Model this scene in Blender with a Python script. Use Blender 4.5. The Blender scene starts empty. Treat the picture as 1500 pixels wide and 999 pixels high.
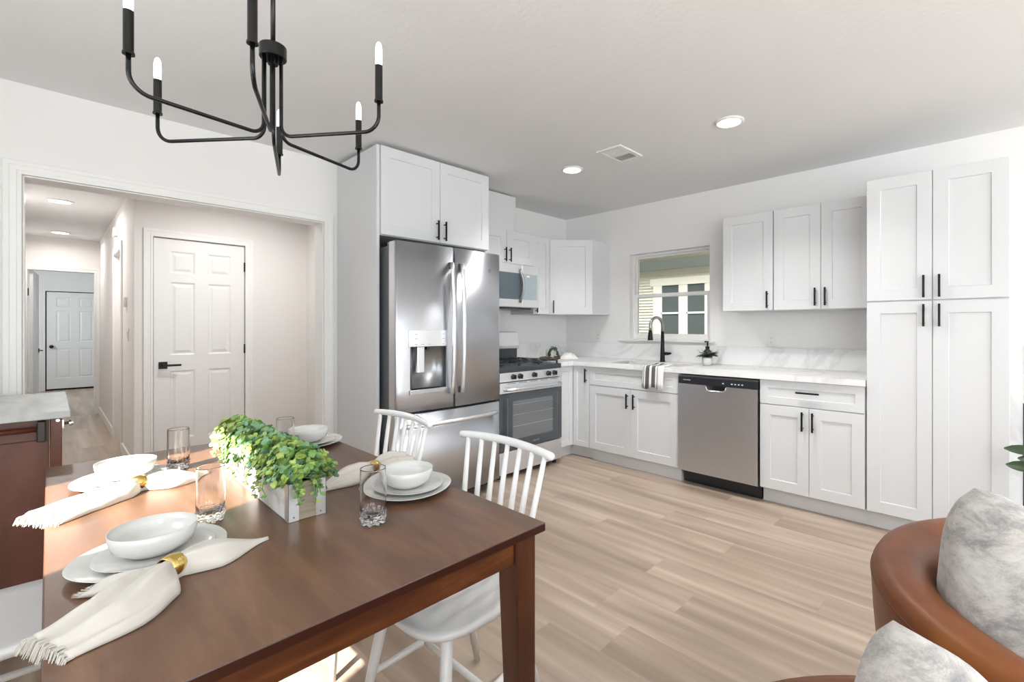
import bpy, bmesh, math, random
from mathutils import Vector, Matrix
random.seed(7)
PI = math.pi
sc = bpy.context.scene
COL = sc.collection

# ---------------------------------------------------------------- camera
cam_d = bpy.data.cameras.new('camera'); cam = bpy.data.objects.new('camera', cam_d); COL.objects.link(cam)
cam.location = (3.5375, -4.105, 1.243)
cam.rotation_euler = (PI/2, 0, math.radians(43.59))
cam_d.sensor_width = 36; cam_d.lens = 688.9/1500*36
cam_d.shift_x = -45.0/1500; cam_d.shift_y = -20.7/1500
cam_d.clip_start = 0.02; cam_d.clip_end = 100
sc.camera = cam
# ---------------------------------------------------------------- view
sc.view_settings.view_transform = 'Standard'; sc.view_settings.look = 'None'
sc.view_settings.gamma = 1; sc.view_settings.use_curve_mapping = False
sc.view_settings.exposure = 0.26
try:
    sc.cycles.max_bounces = 10; sc.cycles.diffuse_bounces = 6; sc.cycles.glossy_bounces = 5
    sc.cycles.transmission_bounces = 10; sc.cycles.transparent_max_bounces = 12
    sc.cycles.sample_clamp_indirect = 6; sc.cycles.blur_glossy = 0.6
    sc.cycles.caustics_refractive = False; sc.cycles.caustics_reflective = False
except Exception: pass
# ---------------------------------------------------------------- sky
w = bpy.data.worlds.new('world'); sc.world = w; w.use_nodes = True
bg = w.node_tree.nodes['Background']; bg.inputs[0].default_value = (0.93, 0.96, 1.0, 1); bg.inputs[1].default_value = .8
# ---------------------------------------------------------------- sun, and added fill lamps
def lamp(name, kind, loc, energy, size=None, rot=(0,0,0), col=(1,1,1)):
    d = bpy.data.lights.new(name, kind); d.energy = energy; d.color = col
    o = bpy.data.objects.new(name, d); COL.objects.link(o); o.location = loc; o.rotation_euler = rot
    if kind == 'AREA':
        if isinstance(size, tuple): d.shape = 'RECTANGLE'; d.size, d.size_y = size
        else: d.shape = 'DISK'; d.size = size
    return o
sun = lamp('sun', 'SUN', (4, -8, 6), 25.0, col=(1, .94, .86)); sun.data.angle = math.radians(.8)
sun.rotation_euler = Vector((-.37*.788, .93*.788, -.616)).to_track_quat('-Z', 'Y').to_euler()
FILL_TINT = (.84, .925, 1)
lamp('window_light_east', 'AREA', (6.85, -3.9, 1.35), 38, (1.5, 1.4), (0, math.radians(102), 0), FILL_TINT)  # added fill lamps just inside the unseen east windows
lamp('window_light_east', 'AREA', (6.85, -1.6, 1.35), 36, (1.5, 1.4), (0, math.radians(102), 0), FILL_TINT)
lamp('window_light_south', 'AREA', (5.2, -5.1, 1.45), 50, (2.0, 1.3), (math.radians(102), 0, 0), FILL_TINT)  # added fill lamp to brighten the back wall
lamp('window_light_patio', 'AREA', (2.25, -5.12, 1.75), 11, (.8, .8), (PI/2, 0, 0), FILL_TINT)  # added fill lamp at the opening the sun comes through
lamp('window_light_bedroom', 'AREA', (-8.0, -5.0, 1.5), 30, (1.5, 1.2), (PI/2, 0, 0), (.94, .98, 1))  # added fill lamp for the far room, no window behind it
lamp('sky_light_side_yard', 'AREA', (.6, 1.2, 3.9), 270, (7, 1.0), (math.radians(38), 0, 0), (1, .99, .94))  # added outdoor lamp to brighten the neighbouring siding
# unseen upward lamps added to brighten the ceiling and bounce fill light
lamp('bounce_flash', 'AREA', (4.9, -4.0, .9), 12, 1.6, (PI, 0, 0), (.87, .94, 1))
lamp('bounce_flash', 'AREA', (2.0, -4.85, 1.0), 5, .6, (PI, 0, 0), (.87, .94, 1))

# ================================================================ helpers
def mat(name, col=(.8,.8,.8), rough=.5, metal=0.0, **k):
    m = bpy.data.materials.new(name); m.use_nodes = True
    b = m.node_tree.nodes['Principled BSDF']
    b.inputs['Base Color'].default_value = (*col, 1); b.inputs['Roughness'].default_value = rough
    b.inputs['Metallic'].default_value = metal
    for kk, v in k.items():
        b.inputs[kk.replace('_', ' ')].default_value = v
    return m
def N(m, t, **k):
    n = m.node_tree.nodes.new(t)
    for kk, v in k.items(): setattr(n, kk, v)
    return n
def L(m, a, b): m.node_tree.links.new(a, b)
def P(m): return m.node_tree.nodes['Principled BSDF']
def coords(m, scale=(1,1,1), rot=(0,0,0), obj=True):
    tc = N(m, 'ShaderNodeTexCoord'); mp = N(m, 'ShaderNodeMapping')
    mp.inputs['Scale'].default_value = scale; mp.inputs['Rotation'].default_value = rot
    L(m, tc.outputs['Object'], mp.inputs['Vector']); return mp.outputs['Vector']
def noise(m, vec, scale, detail=4, rough=.5, dist=0):
    n = N(m, 'ShaderNodeTexNoise'); n.inputs['Scale'].default_value = scale; n.inputs['Detail'].default_value = detail
    n.inputs['Roughness'].default_value = rough; n.inputs['Distortion'].default_value = dist
    L(m, vec, n.inputs['Vector']); return n.outputs['Fac']
def ramp(m, fac, stops):
    r = N(m, 'ShaderNodeValToRGB'); e = r.color_ramp.elements
    while len(e) < len(stops): e.new(.5)
    for i, (p, c) in enumerate(stops): e[i].position = p; e[i].color = (*c, 1)
    L(m, fac, r.inputs['Fac']); return r.outputs['Color']
def bump(m, h, strength=.1, dist=.01):
    b = N(m, 'ShaderNodeBump'); b.inputs['Strength'].default_value = strength; b.inputs['Distance'].default_value = dist
    L(m, h, b.inputs['Height']); L(m, b.outputs['Normal'], P(m).inputs['Normal'])
def srgb(r, g, b):
    f = lambda c: (c/255/12.92) if c/255 <= .04045 else ((c/255+.055)/1.055)**2.4
    return (f(r), f(g), f(b))

class MB:
    def __init__(s, M=None): s.bm = bmesh.new(); s.M = M; s.mi = 0
    def v(s, p): return s.bm.verts.new(p)
    def f(s, vs):
        try: fc = s.bm.faces.new(vs); fc.material_index = s.mi; return fc
        except ValueError: return None
    def box(s, a, b, T=None):
        (x0,y0,z0),(x1,y1,z1) = [[min(a[i],b[i]) for i in range(3)], [max(a[i],b[i]) for i in range(3)]]
        c = [(x0,y0,z0),(x1,y0,z0),(x1,y1,z0),(x0,y1,z0),(x0,y0,z1),(x1,y0,z1),(x1,y1,z1),(x0,y1,z1)]
        vs = [s.v(T @ Vector(p) if T else p) for p in c]
        for q in ((0,3,2,1),(4,5,6,7),(0,1,5,4),(1,2,6,5),(2,3,7,6),(3,0,4,7)): s.f([vs[i] for i in q])
        return s
    def prism(s, pts, z0, z1):
        lo = [s.v((x,y,z0)) for x,y in pts]; hi = [s.v((x,y,z1)) for x,y in pts]; n = len(pts)
        s.f(lo[::-1]); s.f(hi)
        for i in range(n): s.f([lo[i], lo[(i+1)%n], hi[(i+1)%n], hi[i]])
        return s
    def rings(s, rs, closed=True, cap=True, loop=False):
        R = [[s.v(p) for p in r] for r in rs]; n = len(R[0]); m = len(R)
        for i in range(m if loop else m-1):
            A, B = R[i], R[(i+1)%m]
            for j in range(n if closed else n-1): s.f([A[j], A[(j+1)%n], B[(j+1)%n], B[j]])
        if cap and not loop: s.f(R[0][::-1]); s.f(R[-1])
        return s
    def tube(s, path, r, n=10, flat=None, cap=True):
        path = [Vector(p) for p in path]; m = len(path); rs = r if isinstance(r, (list,tuple)) else [r]*m
        t0 = (path[1]-path[0]).normalized(); up = Vector((0,0,1)) if abs(t0.z) < .9 else Vector((1,0,0))
        x = t0.cross(up).normalized(); out = []
        for i in range(m):
            t = (path[min(i+1,m-1)] - path[max(i-1,0)]).normalized()
            x = (x - t*x.dot(t)).normalized(); y = t.cross(x)
            k = flat or 1
            out.append([path[i] + x*rs[i]*math.cos(a) + y*rs[i]*k*math.sin(a) for a in [2*PI*j/n for j in range(n)]])
        return s.rings(out, cap=cap)
    def lathe(s, prof, c=(0,0,0), n=32, sx=1, sy=1, T=None):
        c = Vector(c); rs = []
        for r, z in prof:
            ring = [Vector((r*sx*math.cos(2*PI*j/n), r*sy*math.sin(2*PI*j/n), z)) for j in range(n)]
            rs.append([(T @ p if T else p + c) for p in ring])
        return s.rings(rs)
    def ball(s, c, r, n=10, m=7, sz=1, T=None):
        return s.lathe([(max(r*math.sin(PI*i/m), r*.01), -r*sz*math.cos(PI*i/m)) for i in range(m+1)], c, n, T=T)
    def leaf(s, p, d, up, l, wd, cup=.2, n=3):
        d = d.normalized(); sd = d.cross(up).normalized() if d.cross(up).length > 1e-3 else Vector((1,0,0)); nn = sd.cross(d)
        mid = []; lf = []; rt = []
        for i in range(n+1):
            t = i/n; wv = wd*math.sin(PI*min(max(t*.96+.02, 0), 1))**.7*.5
            b = p + d*l*t - nn*l*cup*t*t
            mid.append(s.v(b)); lf.append(s.v(b + sd*wv + nn*wv*.35)); rt.append(s.v(b - sd*wv + nn*wv*.35))
        for i in range(n):
            s.f([mid[i], mid[i+1], lf[i+1], lf[i]]); s.f([rt[i], rt[i+1], mid[i+1], mid[i]])
        return s

    def rleaf(s, p, d, up, l):
        d = d.normalized(); sd = d.cross(up)
        if sd.length < 1e-3: sd = Vector((1,0,0))
        sd.normalize(); nn = sd.cross(d); r = l*.5; c = s.v(p + d*r - nn*l*.12)
        ring = [s.v(p + d*(r - r*math.cos(a)) + sd*r*.95*math.sin(a)) for a in [2*PI*k/8 for k in range(8)]]
        for k in range(8): s.f([c, ring[k], ring[(k+1)%8]])
        return s

def root_of(o):
    while o and o.parent: o = o.parent
    return o
def build(name, mb, m, parent=None, smooth=False, bevel=0, seg=2, sub=0, label=None, origin=True):
    me = bpy.data.meshes.new(name); bm = mb.bm
    if mb.M: bm.transform(mb.M)
    off = Vector((0,0,0))
    if parent: off = root_of(parent).location.copy()
    elif origin and len(bm.verts):
        xs = [v.co for v in bm.verts]
        off = Vector(((min(v.x for v in xs)+max(v.x for v in xs))/2, (min(v.y for v in xs)+max(v.y for v in xs))/2, min(v.z for v in xs)))
    bm.transform(Matrix.Translation(-off))
    bmesh.ops.recalc_face_normals(bm, faces=bm.faces)
    bm.to_mesh(me); bm.free()
    for mm in (m if isinstance(m, list) else [m]): me.materials.append(mm)
    o = bpy.data.objects.new(name, me); COL.objects.link(o)
    if parent: o.parent = parent
    else: o.location = off
    if smooth:
        for p in me.polygons: p.use_smooth = True
    if bevel:
        b = o.modifiers.new('bevel', 'BEVEL'); b.width = bevel; b.segments = seg; b.limit_method = 'ANGLE'; b.angle_limit = math.radians(35)
        if smooth: pass
    if sub:
        b = o.modifiers.new('sub', 'SUBSURF'); b.levels = sub; b.render_levels = sub
    if label: o['label'] = label
    return o
def thing(name, label, cat, loc=(0,0,0), group=None):
    o = bpy.data.objects.new(name, None); COL.objects.link(o); o.location = loc; o.empty_display_size = .05
    return tag(o, label, cat, group)
def tag(o, label, cat, group=None):
    o['label'] = label; o['category'] = cat
    if group: o['group'] = group
    return o
def struct(name, mb, m, parent=None, **k):
    o = build(name, mb, m, parent, **k)
    if not parent: o['kind'] = 'structure'
    return o
def dup(root, loc, rz, label, group=None):
    def cp(o, par):
        c = o.copy(); COL.objects.link(c); c.parent = par
        for ch in list(o.children): cp(ch, c)
        return c
    r = cp(root, None); r.location = loc; r.rotation_euler = (0,0,rz); r['label'] = label
    if group: r['group'] = group
    return r
def text_mb(s, size, T, depth=.0006):
    cu = bpy.data.curves.new('t', 'FONT'); cu.body = s; cu.size = size; cu.extrude = depth; cu.align_x = 'CENTER'; cu.align_y = 'CENTER'
    o = bpy.data.objects.new('t', cu); COL.objects.link(o)
    dg = bpy.context.evaluated_depsgraph_get(); me = bpy.data.meshes.new_from_object(o.evaluated_get(dg))
    mb = MB(); mb.bm.from_mesh(me); mb.bm.transform(T)
    bpy.data.objects.remove(o); bpy.data.curves.remove(cu); return mb
def frame(O, U, Nn):
    U = Vector(U).normalized(); Nn = Vector(Nn).normalized(); Z = Vector((0,0,1)); O = Vector(O)
    return Matrix(((U.x, Z.x, Nn.x, O.x), (U.y, Z.y, Nn.y, O.y), (U.z, Z.z, Nn.z, O.z), (0,0,0,1)))

# ================================================================ materials
WALL = mat('wall_paint', (.82,.81,.795), .75)
_v = coords(WALL); bump(WALL, noise(WALL, _v, 55, 5, .6), .10, .004)
CEIL = mat('ceiling_paint', (.77,.778,.78), .85)
_v = coords(CEIL); bump(CEIL, noise(CEIL, _v, 38, 5, .6), .22, .006)
HALL = mat('hall_paint', (.78,.755,.735), .7)
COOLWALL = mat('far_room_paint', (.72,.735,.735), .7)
TRIM = mat('trim_paint', (.82,.815,.795), .38)
DOORM = mat('door_paint', (.80,.79,.775), .4)
CAB = mat('cabinet_paint', (.655,.665,.675), .5)
BLACK = mat('black_metal', (.012,.012,.013), .38, .6)
LAMPM = mat('bronze_black_metal', (.028,.028,.028), .27, .85)
BLKPL = mat('black_plastic', (.015,.017,.022), .3)
GRAPH = mat('graphite_enamel', (.035,.042,.05), .3)
IRON = mat('cast_iron', (.02,.022,.024), .5)
DARK = mat('dark_gap', (.006,.006,.006), .9)
CHROME = mat('chrome', (.8,.8,.8), .12, 1)
WHITE = mat('white_ceramic', (.62,.62,.60), .14)
WHPL = mat('white_plastic', (.78,.77,.75), .4)
GREYP = mat('grey_appliance_side', (.16,.165,.175), .4, .3)
def steel(name, col=(.62,.645,.69), r=.28, stretch=(2,2,160), bs=.03):
    m = mat(name, col, r, 1.0); v = coords(m, stretch)
    f = noise(m, v, 1.2, 2); P(m).inputs['Anisotropic'].default_value = .8; P(m).inputs['Anisotropic Rotation'].default_value = .25; tn = N(m, 'ShaderNodeTangent', direction_type='RADIAL', axis='Z'); L(m, tn.outputs[0], P(m).inputs['Tangent'])
    mr = N(m, 'ShaderNodeMapRange'); mr.inputs[3].default_value = r-.01; mr.inputs[4].default_value = r+.03
    L(m, f, mr.inputs[0]); L(m, mr.outputs[0], P(m).inputs['Roughness']); return m
STEEL = steel('stainless_steel'); STEELD = steel('stainless_dark', (.33,.34,.35), .3); STEELB = mat('stainless_bright', (.84,.85,.86), .3, 1); STEELP = mat('stainless_panel', (.84,.85,.87), .42, .9)
GLASS = mat('clear_glass', (1,1,1), 0.0, 0, Transmission_Weight=1.0, IOR=1.45)
PANE = mat('window_glass', (1,1,1), 0.0, 0, Transmission_Weight=1.0, IOR=1.02)
OVGL = mat('oven_glass', (.055,.065,.075), .06, 0, Coat_Weight=.6)
MWGL = mat('microwave_glass', (.08,.11,.13), .05, 0, Coat_Weight=1.0)
HOUSEGL = mat('house_window_glass', (.10,.12,.12), .15)
GOLD = mat('hammered_gold', (.78,.55,.18), .2, 1.0); bump(GOLD, noise(GOLD, coords(GOLD), 70, 2), .6, .004)
MARB = mat('white_marble', (.8,.8,.8), .22)
_v = coords(MARB, (1,1.6,1), (.3,.5,.6)); _a = noise(MARB, _v, .9, 7, .6, 1.6)
_c = ramp(MARB, _a, [(.0,(.78,.78,.775)), (.46,(.80,.80,.795)), (.505,(.69,.685,.68)), (.55,(.79,.785,.78)), (1,(.81,.81,.805))]); L(MARB, _c, P(MARB).inputs['Base Color'])
CARTM = mat('grey_marble_slab', (.6,.62,.6), .2)
_a = noise(CARTM, coords(CARTM, (1,4,1), (0,0,.3)), 2.2, 6, .6, 1.0)
_c = ramp(CARTM, _a, [(.2,(.30,.315,.30)), (.5,(.42,.435,.42)), (.8,(.55,.56,.545))]); L(CARTM, _c, P(CARTM).inputs['Base Color'])
def wood(name, c0, c1, c2, sc_, rough, coat=0, sc2=2.5):
    m = mat(name, c1, rough, Coat_Weight=coat); v = coords(m, sc_)
    f = noise(m, v, sc2, 6, .6, .5)
    L(m, ramp(m, f, [(.25, c0), (.5, c1), (.75, c2)]), P(m).inputs['Base Color']); bump(m, f, .04, .002); return m
TABLE = wood('dark_walnut_stain', srgb(76,53,38), srgb(99,71,52), srgb(122,90,66), (.9,6,6), .34, 0)
TEDGE = mat('dark_table_edge', srgb(52,24,15), .3)
TLEG = wood('reddish_brown_wood', srgb(56,29,17), srgb(80,44,26), srgb(104,60,36), (7,7,.9), .32, .2)
TLEGX = wood('reddish_brown_apron_wood', srgb(56,28,15), srgb(86,47,25), srgb(124,74,38), (5,1.2,9), .32, .2)
CARTW = wood('brown_cart_wood', srgb(82,46,34), srgb(100,58,42), srgb(116,70,52), (3,3,1), .38, .1)
BARN = wood('weathered_white_wood', (.42,.40,.37), (.62,.61,.58), (.78,.78,.76), (1.2,8,14), .7)
BARN2 = wood('weathered_grey_wood', (.20,.16,.11), (.33,.28,.21), (.45,.40,.33), (10,1.5,14), .7)
TRAY = wood('dark_tray_wood', (.05,.03,.02), (.09,.05,.03), (.14,.08,.05), (3,3,3), .5)
CHAIRW = mat('white_lacquer', (.79,.79,.785), .3)
LEATH = mat('cognac_leather', srgb(134,76,46), .42, Specular_IOR_Level=.35)
_f = noise(LEATH, coords(LEATH), 5, 4, .6)
L(LEATH, ramp(LEATH, _f, [(.3, srgb(94,46,15)), (.6, srgb(120,66,24)), (.8, srgb(138,82,34))]), P(LEATH).inputs['Base Color'])
_n = noise(LEATH, coords(LEATH), 260, 3); bump(LEATH, _n, .12, .001)
STITCH = mat('leather_thread', srgb(96,50,28), .7)
LINEN = mat('cream_linen', (.56,.53,.485), .9); _n = noise(LINEN, coords(LINEN), 14, 4, .5, .8); bump(LINEN, _n, .22, .008)
PILLM = mat('grey_woven_chenille', (.5,.49,.48), .9, Sheen_Weight=.4)
_f = noise(PILLM, coords(PILLM, (1,1,2.0)), 11, 9, .8, .3)
L(PILLM, ramp(PILLM, _f, [(.34,(.17,.17,.175)), (.45,(.30,.285,.27)), (.53,(.43,.405,.375)), (.66,(.54,.53,.505))]), P(PILLM).inputs['Base Color'])
bump(PILLM, noise(PILLM, coords(PILLM), 120, 5, .7), .5, .004)
G1 = mat('lime_leaf', srgb(150,172,88), .45); G2 = mat('mid_green_leaf', srgb(108,146,78), .42); G3 = mat('blue_green_leaf', srgb(116,156,118), .42); G4 = mat('pale_tip_leaf', srgb(150,160,100), .5)
G5 = mat('deep_green_leaf', srgb(52,72,44), .4); GST = mat('plant_stem', srgb(90,96,52), .6)
for g in (G1, G2, G3): P(g).inputs['Subsurface Weight'].default_value = 0
BULB = mat('lit_frosted_bulb', (1,1,1), .3); P(BULB).inputs['Emission Color'].default_value = (1,.97,.92,1); P(BULB).inputs['Emission Strength'].default_value = 1.6
LED = mat('lit_led_disc', (1,1,1), .3); P(LED).inputs['Emission Color'].default_value = (1,.98,.95,1); P(LED).inputs['Emission Strength'].default_value = 6
STRIPE = mat('striped_towel', (.8,.79,.76), .9)
TWL = mat('white_terry', (.8,.79,.77), .95); bump(TWL, noise(TWL, coords(TWL), 200, 3), .4, .003)
SIDING = mat('cream_siding', srgb(214,214,200), .7)
CREAM = mat('cream_trim', srgb(230,228,217), .6); FASC = mat('grey_green_fascia', srgb(168,178,174), .6); ROOF = mat('grey_shingle', (.2,.2,.19), .9)
BOUNCE_GROUND = mat('pale_concrete', (.45,.45,.43), .9)  # outdoor ground colour made pale to bounce sunlight up indoors
# floor material: planks carry a random value and a 0..1 uv each
FLOOR = mat('light_oak_vinyl', (.5,.4,.3), .33)
def floor_mat(m):
    at = N(m, 'ShaderNodeAttribute', attribute_name='rnd'); tc = N(m, 'ShaderNodeTexCoord')
    cb = N(m, 'ShaderNodeCombineXYZ'); mu = N(m, 'ShaderNodeMath', operation='MULTIPLY'); mu.inputs[1].default_value = 37
    L(m, at.outputs['Fac'], mu.inputs[0]); L(m, mu.outputs[0], cb.inputs['X']); L(m, mu.outputs[0], cb.inputs['Z'])
    ad = N(m, 'ShaderNodeVectorMath', operation='ADD'); L(m, tc.outputs['Object'], ad.inputs[0]); L(m, cb.outputs[0], ad.inputs[1])
    mp = N(m, 'ShaderNodeMapping'); mp.inputs['Scale'].default_value = (.5, 6.5, 1); L(m, ad.outputs[0], mp.inputs['Vector'])
    f = noise(m, mp.outputs[0], 1.5, 3, .5, .4)
    mp2 = N(m, 'ShaderNodeMapping'); mp2.inputs['Scale'].default_value = (2.2, 60, 1); L(m, ad.outputs[0], mp2.inputs['Vector'])
    f2 = noise(m, mp2.outputs[0], 2, 4, .6)
    c = ramp(m, f, [(.28, srgb(146,129,113)), (.5, srgb(173,155,138)), (.72, srgb(198,183,165))])
    mx = N(m, 'ShaderNodeMixRGB', blend_type='MULTIPLY'); mx.inputs['Fac'].default_value = .22
    L(m, c, mx.inputs[1]); L(m, ramp(m, f2, [(.3, (.78,.76,.74)), (.7, (1,1,1))]), mx.inputs[2])
    mx2 = N(m, 'ShaderNodeMixRGB', blend_type='MULTIPLY'); mx2.inputs['Fac'].default_value = 1
    L(m, mx.outputs[0], mx2.inputs[1]); L(m, ramp(m, at.outputs['Fac'], [(0, (.84,.82,.81)), (1, (1.0,1.0,1.0))]), mx2.inputs[2])
    L(m, mx2.outputs[0], P(m).inputs['Base Color']); bump(m, f2, .03, .001)
floor_mat(FLOOR)
# striped towel: stripes along local x
def stripes(m, freq):
    tc = N(m, 'ShaderNodeUVMap'); sp = N(m, 'ShaderNodeSeparateXYZ'); L(m, tc.outputs[0], sp.inputs[0])
    g = [(0,.8),(.05,.8),(.06,.12),(.08,.12),(.09,.8),(.15,.8),(.16,.10),(.33,.10),(.34,.8),(.44,.8),(.45,.10),(.62,.10),(.63,.8),(.69,.8),(.70,.12),(.72,.12),(.73,.8),(1,.8)]
    L(m, ramp(m, sp.outputs[0], [(p, (c, c*.99, c*.97)) for p, c in g]), P(m).inputs['Base Color'])
stripes(STRIPE, 1)

# ================================================================ the room shell
H = 2.47; XR = 7.0; YF = -5.2
# floor of planks
bm = bmesh.new(); rl = bm.faces.layers.float.new('rnd'); PW = .21
fixed = {0: 2.20, 1: 1.993, 2: 2.475, 3: 1.737, 4: 2.272, -1: 2.55}
y1 = -.97 + PW*5; row = -5
while y1 > -5.3:
    y0 = y1 - PW; ln = 1.254; off = fixed.get(row, random.random()*ln)
    x = off - ln*12
    while x < XR+.1:
        a, b = max(x+.0006, -10.2), min(x+ln-.0006, XR+.1)
        if b > a:
            fc = bm.faces.new([bm.verts.new(p) for p in ((a,y0+.0006,0),(b,y0+.0006,0),(b,y1-.0006,0),(a,y1-.0006,0))]); fc[rl] = random.random()
        x += ln
    y1 = y0; row += 1
mb = MB(); mb.bm.free(); mb.bm = bm
mb.box((-10.2, -5.3, -.08), (XR+.1, .1, -.0008))
for fc in mb.bm.faces:
    if fc[rl] == 0: pass
fl = struct('floor', mb, FLOOR, origin=False)
mb = MB(); mb.box((-10.3, -5.35, H), (XR+.2, .15, H+.1)); struct('ceiling', mb, CEIL)
# wall with fridge and wide cased opening (x = 0)
mb = MB()
mb.box((-.14, YF-.1, 0), (0, -4.197, H)); mb.box((-.14, -2.717, 0), (0, .14, H)); mb.box((-.14, -4.197, 2.01), (0, -2.717, H))
struct('wall_left', mb, WALL)
# wall with the window (y = 0)
WX0, WX1, WZ0, WZ1 = .855, 1.712, 1.12, 1.985
mb = MB()
mb.box((-.14, 0, 0), (WX0, .16, H)); mb.box((WX1, 0, 0), (XR, .16, H)); mb.box((WX0, 0, 0), (WX1, .16, WZ0)); mb.box((WX0, 0, WZ1), (WX1, .16, H))
struct('wall_back', mb, WALL)
mb = MB()
mb.box((XR, YF, 0), (XR+.15, -4.65, H)); mb.box((XR, -3.15, 0), (XR+.15, -2.35, H)); mb.box((XR, -.85, 0), (XR+.15, .16, H))
mb.box((XR, -4.65, 0), (XR+.15, -3.15, .35)); mb.box((XR, -4.65, 2.15), (XR+.15, -3.15, H)); mb.box((XR, -2.35, 0), (XR+.15, -.85, .35)); mb.box((XR, -2.35, 2.15), (XR+.15, -.85, H))
struct('wall_right', mb, WALL)
mb = MB(); DX0, DX1, DZ = 1.86, 2.66, 2.25
mb.box((DX0, YF-.12, 0), (DX1, YF, 1.36))
mb.box((0, YF-.12, 0), (DX0, YF, H)); mb.box((DX0, YF-.12, DZ), (DX1, YF, H)); mb.box((DX1, YF-.12, 0), (4.2, YF, H))
mb.box((4.2, YF-.12, 0), (6.2, YF, .7)); mb.box((4.2, YF-.12, 2.15), (6.2, YF, H)); mb.box((6.2, YF-.12, 0), (XR, YF, H))
struct('wall_front', mb, WALL)
# casings around the wide opening
def casing(name, x, y0, y1, z, wd, t, m, sill=False):
    mb = MB(); t = abs(t); w_ = wd
    prof = [(0,0),(0,t*.8),(.003,t),(w_*.26,t),(w_*.30,t*.72),(w_*.62,t*.78),(w_*.68,t*.95),(w_*.96,t),(w_,t*.85),(w_,0)]
    rs = [[(x+c, y0-b, 0), (x+c, y0-b, z+b), (x+c, y1+b, z+b), (x+c, y1+b, 0)] for b, c in prof]
    mb.rings(rs, closed=False, cap=False)
    for k in (0, 3): mb.f([mb.v(r[k]) for r in rs])
    mb.rings([rs[-1], rs[0]], closed=False, cap=False)
    return struct(name, mb, m)
casing('trim_1', .0, -4.197, -2.717, 2.01, .067, .016, TRIM)
mb = MB(); mb.box((-.15, -4.196, 0), (-.001, -4.190, 2.003)); mb.box((-.15, -2.724, 0), (-.001, -2.718, 2.003)); mb.box((-.15, -4.196, 2.003), (-.001, -2.718, 2.009)); struct('trim_2', mb, TRIM)
# hall beyond the opening
XD = -1.78; YS = -3.60; YL = -4.36
mb = MB(); D0, D1, DH = -3.47, -2.774, 2.034
mb.box((XD-.11, YS, 0), (XD, D0-.004, H)); mb.box((XD-.11, D1+.004, 0), (XD, -2.08, H)); mb.box((XD-.11, D0-.004, DH+.004), (XD, D1+.004, H))
struct('wall_hall', mb, HALL)
mb = MB(); mb.box((XD, -2.2, 0), (-.14, -2.08, H)); struct('wall_hall_right', mb, HALL)
mb = MB(); mb.box((-5.74, YS, 0), (-3.5, YS+.11, H)); mb.box((-2.75, YS, 0), (XD-.11, YS+.11, H)); mb.box((-3.5, YS, 2.03), (-2.75, YS+.11, H)); struct('wall_hall_side', mb, HALL)
mb = MB(); mb.box((-5.74, YL-.1, 0), (-.14, YL, H)); struct('wall_hall_left', mb, HALL)
casing('trim_3', XD, D0-.004, D1+.004, DH+.004, .066, .014, TRIM)
# side doorway casing in hall side wall
mb = MB()
mb.box((-3.57, YS-.015, 0), (-3.5, YS, 2.10)); mb.box((-2.75, YS-.015, 0), (-2.68, YS, 2.10)); mb.box((-3.5, YS-.015, 2.03), (-2.75, YS, 2.10)); struct('trim_4', mb, TRIM, bevel=.002)
# end of hall opening
E0, E1 = -4.30, -3.655
mb = MB(); mb.box((-5.86, YL, 0), (-5.74, E0, H)); mb.box((-5.86, E1, 0), (-5.74, YS+.11, H)); mb.box((-5.86, E0, 2.01), (-5.74, E1, H)); struct('wall_hall_end', mb, HALL)
casing('trim_5', -5.74, E0, E1, 2.01, .058, .015, TRIM)
# far room
mb = MB(); mb.box((-9.82, -5.0, 0), (-9.7, -4.15, H)); mb.box((-9.82, -3.33, 0), (-9.7, -2.4, H)); mb.box((-9.82, -4.15, 1.94), (-9.7, -3.33, H))
struct('wall_far', mb, COOLWALL)
mb = MB(); mb.box((-9.7, -2.5, 0), (-5.86, -2.4, H)); struct('wall_far_right', mb, COOLWALL)
mb = MB(); mb.box((-9.7, -5.2, 0), (-5.86, -5.1, H)); mb.box((-5.86, -5.2, 0), (-5.74, YL, H)); struct('wall_far_left', mb, COOLWALL)
mb = MB(); mb.box((-9.90, -4.3, 0), (-9.825, -3.2, 2.1)); struct('trim_8', mb, DARK)  # dark panel added behind the far door to block outside light
casing('trim_6', -9.7, -4.15, -3.33, 1.94, .07, .015, COOLWALL)

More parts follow.
